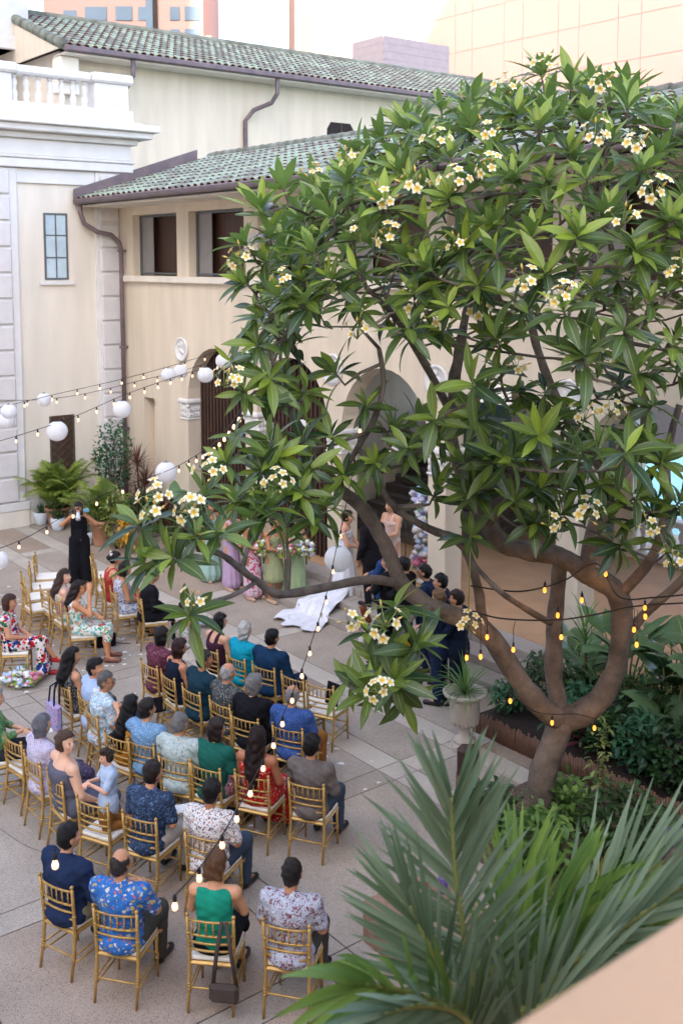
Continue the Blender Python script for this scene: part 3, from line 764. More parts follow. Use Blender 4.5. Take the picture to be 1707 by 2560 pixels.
def hairm(c, shine=.34):
    return M('hair_'+c.strip('#'), tuple(x*.7 for x in lin(c)[:3]), .42, .45, 30, .55, 60, spec=.32, stretch=(5, 5, .6))
# relaxed hand template: wrist at origin, fingers along +Y, palm facing -Z, thumb on +X
def hand_template():
    P = [ell((0,.045,0), (.038,.048,.015)), cap((0,-.02,0),(0,.02,0),.024,.026)]
    for x, L_, s_ in ((-.029,.060,-.10),(-.010,.075,-.03),(.010,.078,.03),(.029,.068,.10)):
        a = np.array((x,.085,0)); b = a+np.array((s_*L_*.5, L_*.5, -.008)); c = b+np.array((s_*.01, L_*.36, -.026))
        P += [cap(a, b, .0092, .0085), cap(b, c, .0085, .007)]
    P += [cap((.033,.028,-.002),(.056,.062,-.012),.012,.0095), cap((.056,.062,-.012),(.057,.092,-.026),.0095,.0075)]
    return sdf_mesh(P, .0065, .007)
HAND = hand_template()
def hand_at(wrist, elbow, side, target_dir=None, palm=(0,0,-1)):
    y = np.array(target_dir if target_dir is not None else (np.array(wrist)-np.array(elbow)), float); y /= np.linalg.norm(y)
    z = -np.array(palm, float); z = z - y*(z@y); z /= max(np.linalg.norm(z), 1e-6); x = np.cross(y, z)
    V = HAND[0].copy(); F_ = HAND[1]
    if side > 0: V[:,0] *= -1; F_ = F_[:, ::-1]
    return (V[:,:1]*x + V[:,1:2]*y + V[:,2:]*z) + np.array(wrist), F_
def rotz(p, a): c, s = math.cos(a), math.sin(a); return np.array((p[0]*c-p[1]*s, p[0]*s+p[1]*c, p[2]))
EYEM = M('eye_dark', '#1c1513', .25, 0); LIPM = M('lips', '#a35a50', .5, 0); BROWM = M('brow', '#2a1d18', .6, 0)
def person(label, loc, face, pose='sit', top='shirt', tm=None, bottom='pants', bm_=None, hair='short', hc='#15110f', sk='#c48f6e', yaw=0., pitch=0.,
           build=1., h=1., arms='lap', shoe='#1c1a1a', lean=0., faceit=False, vox=.018, extra=None, group=None, armsR=None, sleeve=None, crossleg=False, cat='person', nofeet=False):
    P = thing('person', label, cat, (loc[0], loc[1], loc[2] if len(loc) > 2 else 0.004), face-math.pi/2, group)
    P.scale = (h, h, h)
    rs_ = random.Random(label); lean += rs_.uniform(-.10, .08) if pose == 'sit' else rs_.uniform(-.02, .03); yaw += rs_.uniform(-.22, .22); pitch += rs_.uniform(-.05, .12)
    b = build*1.05; sit = pose == 'sit'
    hz = .56 if sit else .50 if pose == 'kneel' else .92                            # hip height
    def up(x, y, z):                                    # torso point given relative to the hips, with forward lean
        c, s = math.cos(lean), math.sin(lean); return np.array((x, (y*c+z*s) - (.075 if sit else 0), hz + (z*c-y*s)))
    sh = .45; neck0 = up(0,-.01,.50); neck1 = up(0,.014,.58)
    hd = up(0,.035,.675)
    S = {}; E = {}; W = {}
    for sd in (-1, 1):
        S[sd] = up(sd*.178*b, -.005, sh)
        mode = (armsR if (armsR and sd == 1) else arms)
        if mode == 'lap': E[sd] = up(sd*.235*b, .04, .20); W[sd] = up(sd*.07, .26, .11)
        elif mode == 'clasp': E[sd] = up(sd*.24*b, .09, .24); W[sd] = up(sd*.035, .30, .20)
        elif mode == 'down': E[sd] = up(sd*.25*b, -.02, .17); W[sd] = up(sd*.24*b, .09, -.07)
        elif mode == 'side': E[sd] = up(sd*.24*b, .02, .18); W[sd] = up(sd*.2*b, .22, .02)
        elif mode == 'front': E[sd] = up(sd*.24*b, .10, .22); W[sd] = up(sd*.05, .30, .30)
        elif mode == 'face': E[sd] = up(sd*.20*b, .22, .28); W[sd] = up(sd*.06, .20, .62)
        elif mode == 'camera': E[sd] = up(sd*.33*b, .10, .36); W[sd] = up(sd*.09, .20, .60)
        elif mode == 'around': E[sd] = up(sd*.34*b, .0, .36); W[sd] = up(sd*.55*b, .17, .46)
        elif mode == 'rest': E[sd] = up(sd*.25*b, -.02, .2); W[sd] = up(sd*.12*b, -.2, .24)
        elif mode == 'hold': E[sd] = up(sd*.22*b, .10, .20); W[sd] = up(sd*.06, .28, .13)
    if sit:
        Hp = {s: np.array((s*.095*b, -.06, .555)) for s in (-1,1)}; Kn = {s: np.array((s*.115*b, .385, .535)) for s in (-1,1)}
        An = {s: np.array((s*.115*b, .40, .10)) for s in (-1,1)}
        if crossleg: Kn[1] = np.array((.03, .40, .62)); An[1] = np.array((-.12, .56, .30))
    elif pose == 'kneel':
        Hp = {s: np.array((s*.09*b, 0, .50)) for s in (-1,1)}; Kn = {s: np.array((s*.12*b, .06, .085)) for s in (-1,1)}; An = {s: np.array((s*.10*b, -.36, .07)) for s in (-1,1)}
    else:
        Hp = {s: np.array((s*.09*b, 0, .92)) for s in (-1,1)}; Kn = {s: np.array((s*.10*b, .015, .50)) for s in (-1,1)}; An = {s: np.array((s*.105*b, -.01, .09)) for s in (-1,1)}
    fd = {s: np.array((s*.02, .17, -.05)) for s in (-1,1)}
    if pose == 'kneel': fd = {s: np.array((0, -.14, -.02)) for s in (-1,1)}
    if crossleg: fd[1] = np.array((-.06, .15, -.09))
    torso = [ell(up(0,0,.02), (.165*b,.125*b,.13)), ell(up(0,-.005,.18), (.14*b,.105*b,.15)), ell(up(0,-.005,.34), (.165*b,.115*b,.17)), cap(S[-1], S[1], .062), cap(up(0,-.02,.44), neck0, .085, .058)]
    headp = []
    def hp(x, y, z): # head local -> body
        q = np.array((x, y, z)); c, s = math.cos(pitch), math.sin(pitch); q = np.array((q[0], q[1]*c+q[2]*s, q[2]*c-q[1]*s)); return hd + rotz(q, yaw)
    def hr(c, r): return ell(hp(*c), r)
    headp = [ell(hd+np.array((0,0,.03)), (.079,.095,.092)) if abs(yaw) < .5 else ell(hd+np.array((0,0,.03)), (.085,.09,.092)), hr((0,.02,-.045), (.061,.068,.07)), hr((0,.055,-.085), (.034,.03,.03)),
             cap(hp(0,.098,.01), hp(0,.117,-.022), .010, .014), hr((0,.088,-.055), (.028,.018,.018))]
    for s in (-1, 1): headp.append(hr((s*.080,-.005,-.012), (.013,.024,.032)))
    for s in (-1, 1): headp.append(hr((s*.034,.07,-.02), (.03,.03,.026)))
    limbs = [cap(neck0, neck1+np.array((0,.0,.03)), .056, .052)]
    for s in (-1, 1):
        limbs += [cap(S[s], E[s], .050*b, .040*b), cap(E[s], W[s], .039*b, .026)]
        limbs += [cap(Hp[s], Kn[s], .085*b, .058*b), cap(Kn[s], (Kn[s]*.6+An[s]*.4)+np.array((0,-.015,0)), .055*b, .052*b), cap((Kn[s]*.6+An[s]*.4)+np.array((0,-.015,0)), An[s], .052*b, .036), cap(An[s]+np.array((0,-.02,-.03)), An[s]+fd[s], .036, .028)]
    bodyV = [sdf_mesh(torso+headp+limbs, vox, .022) + (0,)]
    for s in (-1, 1):
        d = W[s]-E[s]; d /= np.linalg.norm(d); mode = (armsR if (armsR and s == 1) else arms)
        tdir = d if mode in ('down', 'around', 'face', 'camera', 'rest') else np.array((-s*.75, .6, -.12))
        pl = (0,0,-1) if mode in ('lap','side','clasp','hold','front') else (-s, 0, 0) if mode in ('down','face','camera') else (0,0,-1)
        V_, F_ = hand_at(W[s]+d*.01, E[s], s, tdir, pl); bodyV.append((V_, F_, 0))
    bo = obj('body', np_mesh('body', bodyV, [skin(sk)]), None, P)
    if faceit:
        q = MB()
        for s in (-1, 1):
            q.ell(hp(s*.034, .093, .004), (.010,.007,.0055), 8, 5, 0); q.ell(hp(s*.034, .098, .024), (.019,.006,.0035), 8, 4, 2)
        q.ell(hp(0, .103, -.055), (.023,.009,.008), 8, 5, 1); obj('face_features', q, [EYEM, LIPM, BROWM], P)
    # ---- upper garment
    g1 = .012
    if top:
        tp = [ell(up(0,0,.03), (.175*b,.138*b,.15)), ell(up(0,-.005,.18), (.168*b,.130*b,.17)), ell(up(0,-.01,.34), (.186*b,.136*b,.175)), cap(S[-1]*1.0, S[1]*1.0, .080 if top not in ('sleeveless','cap') else .066), ell(up(0,-.045,.40), (.16*b,.09*b,.09)), cap(up(0,-.02,.43), up(0,-.01,.505), .098, .068)]
        ln = {'shirt': .78, 'jacket': 1.9, 'blouse': 1.55, 'sleeveless': 0, 'strap': 0, 'off': 0, 'cap': .3}[top] if sleeve is None else sleeve
        for s in (-1, 1):
            if ln > 0:
                e = S[s] + (E[s]-S[s])*min(ln, 1); tp.append(cap(S[s], e, .068*b, (.062 if top == 'shirt' else .054)*b))
            if ln > 1: w_ = E[s] + (W[s]-E[s])*(ln-1); tp.append(cap(E[s], w_, .054*b, .043))
        cutf = None
        if top in ('jacket', 'shirt', 'blouse') and sit:
            tp.append(ell(up(0,-.03,-.02), (.19*b,.15*b,.12)))
        if not sit and top in ('jacket', 'shirt'):
            tp.append(cap(up(-.04*b,0,-.10), up(.04*b,0,-.10), .155*b)); tp.append(cap(up(-.06*b,0,-.02), up(.06*b,0,-.02), .14*b))
        nz_ = neck0
        if top in ('strap', 'off', 'sleeveless'):
            zc = {'strap': up(0,0,.40)[2], 'off': up(0,0,.43)[2], 'sleeveless': up(0,0,.50)[2]}[top]
            if top == 'sleeveless':
                def cutf(X, zc=zc): return np.maximum(np.abs(X[...,0])-.160*b, X[...,2]-zc)
            elif top == 'strap':
                def cutf(X, zc=zc): 
                    st_ = np.minimum(np.abs(np.abs(X[...,0])-.085)-.022, 9); return np.where(X[...,2] > zc, np.maximum(st_, np.abs(X[...,0])-.13), np.abs(X[...,0])-.19*b)
            else:
                def cutf(X, zc=zc): return X[...,2]-zc
        to = obj({'jacket': 'jacket', 'shirt': 'shirt', 'blouse': 'blouse'}.get(top, 'bodice'), np_mesh('top', [sdf_mesh(tp, vox, .035, cutf, .0055, len(label)) + (0,)], [tm]), None, P)
        if top == 'jacket':
            q = MB(); q.tube([neck0+np.array((.06*math.cos(a),.058*math.sin(a)+.005,.012)) for a in [math.pi*2*i/14 for i in range(15)]], .017, 6)
            obj('collar', q, MATS.get('white_collar') or M('white_collar', '#d8dbe2', .8, 0), to)
        elif top == 'shirt':
            q = MB(); q.tube([neck0+np.array((.063*math.cos(a),.06*math.sin(a)+.005,.0+.012*(a > math.pi))) for a in [math.pi*2*i/14 for i in range(15)]], .018, 6)
            obj('collar', q, tm, to)
    # ---- lower garment
    if bottom:
        lp = [ell(up(0,0,.0), (.172*b,.135*b,.12))]
        if bottom == 'pants':
            for s in (-1, 1): lp += [cap(Hp[s], Kn[s], .098*b, .074*b), cap(Kn[s], An[s]+np.array((0,-.005,.01)), .073*b, .062)]
        elif bottom == 'wide':
            for s in (-1, 1): lp += [cap(Hp[s], Kn[s], .115*b, .115*b), cap(Kn[s], An[s]+np.array((s*.02,-.005,-.03)), .115*b, .13)]
        elif sit:                                        # skirt over the knees; 'maxi' falls to the ankle
            lp += [cap(Hp[-1], Kn[-1], .11*b, .085), cap(Hp[1], Kn[1], .11*b, .085), cap((Hp[-1]+Hp[1])/2, (Kn[-1]+Kn[1])/2, .11, .085)]
            dz = .12 if bottom == 'skirt' else .42
            km = (Kn[-1]+Kn[1])/2
            for s in (-1, 0, 1): lp.append(cap(km+np.array((s*.11, .0, 0)), km+np.array((s*.13, .02, -dz)), .07, .075 if bottom == 'skirt' else .095))
        else:
            wd_ = {'skirt': .21, 'gown': .26, 'sheath': .19, 'bridal': .40}[bottom]; zl = .45 if bottom == 'skirt' else .13
            lp += [cap((0,0,.90), (0,0,zl+wd_*.25), .155*b, wd_)]
        cutf = (lambda X: .03-X[...,2]) if (not sit or bottom == 'maxi') else None
        if not sit and bottom in ('gown', 'bridal', 'sheath', 'skirt'):
            zl2 = .42 if bottom == 'skirt' else .015; cutf = lambda X, z_=zl2: z_-X[...,2]
        V_, F_ = sdf_mesh(lp, vox, .03, cutf, .003, len(label)+3)
        if not sit and bottom in ('gown', 'bridal', 'sheath', 'skirt'):
            an = np.arctan2(V_[:,1], V_[:,0]); f_ = 1+.07*np.clip((.85-V_[:,2])/.8, 0, 1)*np.sin(an*11+V_[:,2]*2); V_[:,0] *= f_; V_[:,1] *= f_
        obj({'pants': 'trousers', 'wide': 'trousers'}.get(bottom, 'skirt'), np_mesh('low', [(V_, F_, 0)], [bm_]), None, P)
    # ---- shoes
    if not nofeet:
        ms = M('shoe_'+shoe.strip('#'), shoe, .45, .1, 9)
        for s in (-1, 1):
            f0 = An[s]+np.array((0,-.03,-.045)); f1 = An[s]+fd[s]+np.array((0,.01,-.01))
            obj('shoe', np_mesh('shoe', [sdf_mesh([cap(f0, f1, .042, .038), cap(f0, f0+np.array((0,.03,.03)), .042, .04)], .014, .02) + (0,)], [ms]), None, P)
    # ---- hair
    if hair != 'bald':
        top_ = [ell(hd+np.array((0,-.006,.036)), (.095,.112,.108)), ell(hd+np.array((0,-.03,-.01)), (.083,.085,.09))]
        def toloc(X): 
            q = X-hd; c, s = math.cos(-yaw), math.sin(-yaw); x = q[...,0]*c-q[...,1]*s; y = q[...,0]*s+q[...,1]*c
            c, s = math.cos(-pitch), math.sin(-pitch); return x, y*c+q[...,2]*s, q[...,2]*c-y*s
        def facecut(X, low=-.088, fr=.035, brow=.062):
            x, y, z = toloc(X); fc = np.minimum(y-fr, brow-z)             # >0 : face region
            ear = np.minimum(np.minimum(np.abs(x)-.066, .012-z), y+.022)
            return np.maximum(np.maximum(fc, low-z), ear if hair in ('short', 'crop', 'balding') else -9)
        cf = facecut
        rag = .0065
        if hair == 'crop': top_ = [ell(hd+np.array((0,-.004,.034)), (.088,.105,.102)), ell(hd+np.array((0,-.03,-.01)), (.079,.08,.085))]
        if hair == 'balding':
            top_ = [ell(hd+np.array((0,-.003,.025)), (.087,.103,.097)), ell(hd+np.array((0,-.03,-.01)), (.079,.08,.085))]
            cf = lambda X: np.maximum(facecut(X), np.minimum(toloc(X)[2]-.062, toloc(X)[1]+.07))
        if hair == 'tuft': top_ += [hr_ for hr_ in [ell(hp(0,.04,.12), (.06,.06,.03))]]
        if hair in ('bob', 'bobbig'):
            k_ = 1.12 if hair == 'bobbig' else 1.0
            top_ = [ell(hd+np.array((0,0,.035)), (.094*k_,.11*k_,.106)), cap(hp(-.05,-.03,-.02), hp(-.055,-.025,-.09), .052*k_, .042), cap(hp(.05,-.03,-.02), hp(.055,-.025,-.09), .052*k_, .042), cap(hp(0,-.06,-.0), hp(0,-.055,-.095), .06*k_, .05)]
            cf = lambda X: facecut(X, -.135, .02, .06)
        if hair in ('long', 'verylong'):
            ln_ = .34 if hair == 'long' else .50
            top_ = [ell(hd+np.array((0,0,.035)), (.094,.11,.106)), cap(hp(0,-.06,.0), up(0,-.125,.70-.10-ln_*.5), .078, .085), cap(up(0,-.125,.70-.10-ln_*.5), up(.02,-.135,.70-.06-ln_), .085, .03), cap(hp(-.06,-.02,-.02), up(-.075,-.10,.44), .045, .04), cap(hp(.06,-.02,-.02), up(.075,-.10,.44), .045, .04)]
            cf = lambda X: facecut(X, -.62, .02, .06); rag = .006
        if hair == 'bun':
            top_ += [ell(hp(0,-.115,.02), (.05,.045,.05))]
        if hair == 'pony':
            top_ += [cap(hp(0,-.10,.03), up(0,-.15,.38), .04, .02)]; cf = lambda X: facecut(X, -.45)
        Vh, Fh = sdf_mesh(top_, min(vox, .014), .02, cf, rag, len(label))
        rg = np.random.RandomState(abs(hash(label)) % 9999 if False else len(label)*37 % 9999); ns = 200 if 'long' in hair else 130
        ix = rg.randint(0, len(Vh), ns); pc = Vh[ix]; nn = pc-hd; nn[:, 2] *= .6; nn[pc[:, 2] < hd[2]-.1, 2] = 0; nn /= np.maximum(np.linalg.norm(nn, axis=1), 1e-6)[:, None]
        fl_ = np.array((0, -.25, -1.0))+rg.normal(0, .28, (ns, 3)); fl_ -= nn*(fl_*nn).sum(1)[:, None]; fl_ /= np.maximum(np.linalg.norm(fl_, axis=1), 1e-6)[:, None]
        sd_ = np.cross(fl_, nn)*.0035; ln2 = (.11 if 'long' in hair else .045)*rg.uniform(.6, 1.3, ns)[:, None]
        a0 = pc-fl_*ln2*.5+nn*.001; a1 = pc+nn*.006; a2 = pc+fl_*ln2*.5+nn*rg.uniform(.0, .007, ns)[:, None]
        SV = np.concatenate([a0-sd_*.4, a0+sd_*.4, a1-sd_, a1+sd_, a2-sd_*.3, a2+sd_*.3]); I_ = np.arange(ns)
        SF = np.concatenate([np.stack([I_, I_+ns, I_+3*ns, I_+2*ns], 1), np.stack([I_+2*ns, I_+3*ns, I_+5*ns, I_+4*ns], 1)])
        obj('hair', np_mesh('hair', [(Vh, Fh, 0), (SV, SF, 0)], [hairm(hc)]), None, P)
    if extra: extra(P, hp, up, W)
    return P
# ================================================================ GUESTS
fab = lambda n, c, c2=None, **k: M('cloth_'+n, c, .85, .08, 12, .12, 200, spec=.15, col2=c2, **k)
navy = fab('navy', '#1e2b47'); navy2 = fab('dark_navy', '#141d30'); tealn = fab('teal_navy', '#16323f'); black = fab('black', '#15151a'); grey = fab('grey_tweed', '#6f6661', '#5f5752')
dk = fab('charcoal', '#2f3036'); olive = fab('olive', '#46433c'); beige = fab('beige', '#b3aa9e'); bluegrey = fab('blue_grey', '#3a4452'); brownp = fab('tan_brown', '#8a5a2c')
def by_head(x, y, face, z=1.27):
    p = atz(x/K, y/K, z); return (p.x, p.y, R(face))
def who(key, label, **k):
    p = POS[key]; f = k.pop('face', None); person(label, p[:2], R(f) if f is not None else p[2], **k)
    who.occ[key] = k.get('short', label)
who.occ = {}
def glasses(P, hp, up, W):
    q = MB()
    for s in (-1, 1):
        q.tube([hp(s*.034+.024*math.cos(a), .108, .0+.018*math.sin(a)) for a in [2*math.pi*i/10 for i in range(11)]], .003, 5)
        q.tube([hp(s*.058, .107, .004), hp(s*.084, .0, .006)], .003, 5)
    obj('glasses', q, EYEM, P)
N_ = .016
who('A', 'man with black hair in a navy suit jacket on the gold chair', top='jacket', tm=navy, bm_=fab('khaki','#7d745f'), build=1.12, vox=N_, yaw=-.3, arms='lap')
who('B', 'balding man in a blue hawaiian shirt with bright flowers', top='shirt', tm=floral('hawaii_blue', '#2f63a8', ['#b8a05a', '#4f86c0', '#a85f68', '#3f7a8a', '#c8c0b8'], 22, .36), bm_=olive, hair='balding', hc='#3a322d', sk='#b98561', build=1.1, vox=N_, arms='front', yaw=-.25)
who('C', 'woman in an emerald green sleeveless top with brown highlighted hair', top='sleeveless', tm=fab('emerald', '#1c8f72', '#187f66'), bottom='skirt', bm_=black, hair='bob', hc='#6e4a2e', sk='#c9916c', vox=N_, yaw=-.55, pitch=.35, arms='clasp', build=.95)
who('D', 'man with cropped hair in a pale shirt printed with maroon leaves', top='shirt', tm=floral('leaf_maroon', '#a9adb8', ['#6e4048', '#8c6468', '#7a525a', '#c3c5cc'], 22, .40, 1.6), bm_=olive, hair='crop', hc='#241b17', sk='#b5805c', build=1.08, vox=N_)
p = POS['E']
person('small boy in a pale blue shirt kneeling backwards on a chair', (p[0]+.02, p[1]-.02, .485), R(205), pose='kneel', top='shirt', tm=fab('pale_blue', '#a9b9cf'), bm_=brownp, hair='tuft', hc='#3d2a20', sk='#d6a084', h=.68, build=.95, arms='front', faceit=True, vox=.02, shoe='#7a4a2a', cat='boy', yaw=.1)
who('F', 'young man in a dark blue leaf print shirt with beige trousers', top='shirt', tm=floral('leaf_navy', '#2b3950', ['#3f5574', '#1d2736', '#52678a', '#223048'], 26, .45, 1.2), bm_=beige, hc='#2a1d18', sk='#c68d6a', vox=N_, yaw=-.1, build=1.05)
who('G', 'man with black hair in a white shirt sprinkled with small flowers', top='shirt', tm=floral('ditsy', '#d9d3cf', ['#7d5a4e', '#3d4660', '#a8785a', '#6c7f8a', '#c8a5a0'], 34, .36), bm_=bluegrey, hc='#17120f', sk='#a8714e', vox=N_, build=1.1, yaw=-.1)
who('H', 'woman with very long dark hair in a red patterned dress', top='strap', tm=floral('red_dress', '#b3241c', ['#c9382a', '#d8a29a', '#8f1a16', '#c43a2c'], 22, .38), bottom='maxi', bm_=floral('red_skirt', '#b3241c', ['#c9382a', '#d8b2aa', '#8f1a16', '#c43a2c'], 18, .36), hair='verylong', hc='#2a1813', sk='#a86c4c', vox=N_, yaw=.15)
who('I', 'man with black hair in a grey tweed jacket at the row end', top='jacket', tm=grey, bm_=bluegrey, hc='#14110f', sk='#b37f5c', vox=N_, build=1.04, yaw=.1)
who('J', 'woman in a slate grey off-shoulder dress turning her head aside', top='off', tm=fab('slate', '#5a5a66'), bottom='maxi', bm_=fab('slate2', '#5a5a66'), hair='bun', hc='#5a4230', sk='#d8a98c', build=1.22, yaw=-1.0, faceit=True, arms='side')
who('K', 'grey haired woman in a lilac lace blouse', top='blouse', tm=floral('lace', '#b7adc0', ['#a294ae', '#c8c2d0', '#8f849c'], 48, .4), sleeve=.8, bm_=floral('dim_skirt', '#3a3648', ['#6a4a5c', '#52486a'], 20), bottom='skirt', hair='bob', hc='#77747a', sk='#cfa186', build=1.05)
p2 = by_head(6, 1735, 22); person('grey haired woman in a green blouse holding a white paper', p2[:2], R(20), top='blouse', tm=floral('green_blouse', '#4f7a4a', ['#3d6240', '#6d9460', '#8a7a5a'], 14, .5), bm_=dk, hair='bob', hc='#b0adab', sk='#cf9a7a', faceit=True, arms='clasp'); POS['L2'] = p2
who('M', 'grey haired man in a pale sage patterned shirt', top='shirt', tm=floral('sage', '#a9b5b0', ['#97a4a2', '#bcc5c0', '#8a9a98'], 30, .4, 1.2), bm_=dk, hair='crop', hc='#8a8785', sk='#b98664', build=1.12)
who('N', 'woman with short dark hair in a teal top and floral skirt', top='shirt', tm=fab('teal', '#1c5a4e'), bottom='skirt', bm_=floral('flower_skirt', '#9a6a72', ['#c48a92', '#6a3a48', '#d8c4b8', '#4a5a4a'], 22), hair='bob', hc='#33221b', sk='#b98060', build=1.0)
who('O', 'man in a blue dotted shirt with an arm round his neighbour', top='shirt', tm=floral('dots', '#5f86ab', ['#aac4da', '#9cb9d2', '#86a6c4'], 62, .33, .1), bm_=navy2, hc='#2a211d', sk='#c8946f', arms='around', armsR='lap', build=1.06)
who('P', 'girl with long black hair in an orange dress beside the dotted shirt', top='strap', tm=fab('orange', '#b87a2c'), bottom='skirt', bm_=fab('orange2', '#b87a2c'), hair='verylong', hc='#14100f', sk='#b8825e', build=.92, h=.96)
who('Q', 'grey haired man with glasses in a light blue hawaiian shirt', top='shirt', tm=floral('hawaii_pale', '#a3bccb', ['#c3ced0', '#7c9bb4', '#c79f98', '#d6dcd8'], 20, .45), bm_=dk, hair='crop', hc='#6e6a68', sk='#b5825f', build=1.1, yaw=-.7, faceit=True, extra=glasses)
who('R', 'black haired man in a plain light blue shirt', top='shirt', tm=fab('lightblue', '#9fb4d6'), bm_=bluegrey, hc='#1a1412', sk='#c58e6a', yaw=-.7, build=1.05)
who('S', 'woman with long black hair in a black and white speckled dress', top='sleeveless', tm=floral('speckle', '#2b2a2c', ['#b8b4b0', '#8a8684'], 70, .3), bottom='skirt', bm_=floral('speckle2', '#2b2a2c', ['#b8b4b0', '#8a8684'], 60, .3), hair='long', hc='#17130f', sk='#c08a68', build=.92, yaw=-.3)
who('U', 'broad man in a dark blue suit before the aisle', top='jacket', tm=fab('suitblue', '#14304c'), bm_=navy, hc='#15120f', sk='#b98360', build=1.2)
who('V', 'white haired woman in a turquoise jacket', top='blouse', tm=fab('turquoise', '#0e8ea6'), bm_=fab('turq2', '#0e8ea6'), hair='bob', hc='#d8d5d0', sk='#cf9c80', build=1.02, sleeve=1.3)
who('W', 'woman in a sleeveless plum dress', top='strap', tm=fab('plum', '#3d2233'), bottom='skirt', bm_=fab('plum2', '#3d2233'), hair='bob', hc='#17110f', sk='#c99a7c')
who('X', 'woman with short dark hair in a maroon patterned blouse', top='blouse', tm=floral('maroon', '#5a2838', ['#7a4a58', '#42202c', '#8a6470'], 40, .36), bm_=navy2, hair='bob', hc='#1d1412', sk='#b98464', build=1.0)
who('Y', 'woman with brown bobbed hair in a navy sleeveless dress', top='sleeveless', tm=navy2, bottom='skirt', bm_=navy2, hair='bob', hc='#3b211a', sk='#b97f5f')
who('Z', 'grey templed man in a dark teal suit', top='jacket', tm=tealn, bm_=tealn, hc='#3c3836', sk='#a8724f', build=1.14, yaw=-.4)
who('AA', 'white cropped haired man in a dark confetti print shirt', top='shirt', tm=floral('confetti', '#37383a', ['#7d8f86', '#5a4e6a', '#8a7a6a', '#4f6a5a'], 44, .36), bm_=dk, hair='balding', hc='#c2bfbc', sk='#c28a6c', build=1.1)
who('AB', 'grey curly haired woman in a black top', top='blouse', tm=black, bm_=black, hair='bobbig', hc='#8f8c8a', sk='#c99a7e', build=1.08)
who('AC', 'balding grey man in a royal blue woven shirt', top='shirt', tm=floral('weave', '#34508c', ['#3f5f9e', '#2a4378', '#56729e'], 60, .4), bm_=brownp, hair='balding', hc='#9a9896', sk='#bd8a68', build=1.1)
fd = floral('tropic', '#d5d8cf', ['#c44a44', '#4f9a6a', '#d89a86', '#62b0a8', '#e0c4bc'], 11, .46)
who('AH', 'woman with glasses in a white dress of big tropical flowers', face=8, top='sleeveless', tm=fd, bottom='skirt', bm_=fd, hair='long', hc='#2a1815', sk='#c4875f', yaw=-.15, faceit=True, arms='clasp', armsR='face', extra=glasses, shoe='#7a4a3a')
who('AI', 'woman with long brown hair in a pastel floral dress', face=20, top='strap', tm=floral('pastel', '#c9a3a8', ['#b86a8c', '#8fb39c', '#c9b65c', '#6a9ab0'], 13, .46), bottom='skirt', bm_=MATS['tropic'], hair='long', hc='#4a342c', sk='#d6a58c', yaw=-.4)
fr = floral('bold_red', '#d0c6c0', ['#b3161c', '#1c1c2a', '#22408c', '#c21a20', '#2f6a44', '#ded6d0'], 12, .52)
who('RF', 'woman in a bold red and blue flowered dress with red sandals', face=4, top='cap', tm=fr, bottom='maxi', bm_=fr, hair='bob', hc='#4a2c22', sk='#c78d6a', arms='lap', faceit=True, shoe='#a8262a', crossleg=True)
who('AD', 'man in a black suit on the aisle end chair', top='jacket', tm=black, bm_=black, hc='#1a1512', sk='#a8744f', build=1.1)
who('AE', 'woman in a blue and white print dress next to the black suit', top='sleeveless', tm=floral('bw', '#b0b2bc', ['#4a5a8c', '#c8ccd6', '#7a4a4a'], 24), bottom='skirt', bm_=floral('bw2', '#b0b2bc', ['#4a5a8c', '#c8ccd6'], 24), hair='bob', hc='#1d1512', sk='#b07c5a', vox=.02)
def hairflower(P, hp, up, W):
    q = MB()
    for c, mi in (((-.085,-.02,.07), 0), ((-.095,.0,.02), 0), ((-.09,-.05,.04), 0), ((-.06,-.07,.10), 1), ((.05,-.08,.09), 1)): q.ell(hp(*c), (.028,.028,.028), 8, 6, mi, .15)
    obj('hair_flowers', q, [fab('orangeflower', '#d88a2a'), fab('whiteflower', '#d8cfc0')], P)
who('AF', 'woman with orange flowers pinned in her dark hair', top='strap', tm=fab('rust', '#a83a34'), bottom='skirt', bm_=fab('rust2', '#a83a34'), hair='bun', hc='#1d1110', sk='#c4916f', extra=hairflower, vox=.02)
# ---- chairs, labelled after who sits there
EMPTY = dict(E='gold chair that the small boy kneels on backwards', L='empty gold chair before the lilac lace blouse, its cushion showing', T='empty gold chair with a black folder at the aisle end of its row', T2='empty gold chair next to the broad man in blue, beside the folder chair',
    AJ='gold chair behind the long brown haired woman, seat half hidden', AK='empty gold chair second behind the long brown haired woman', AL='empty gold chair third in the empty side row', AM='empty gold chair fourth in the empty side row', AN='empty gold chair at the far end of the empty side row by the photographer',
    AG='gold chair behind the woman with flowers in her hair', AO='gold chair at the photographer end of the black suit row', RG='gold chair behind the woman in the bold red dress', L2='gold chair under the woman in the green blouse')
for k, p in POS.items():
    lab = EMPTY.get(k) or 'gold chair under the ' + ' '.join(who.occ[k].split()[:12])
    put_chair(p, p[2], lab, 'gold ceremony chairs set out in rows')

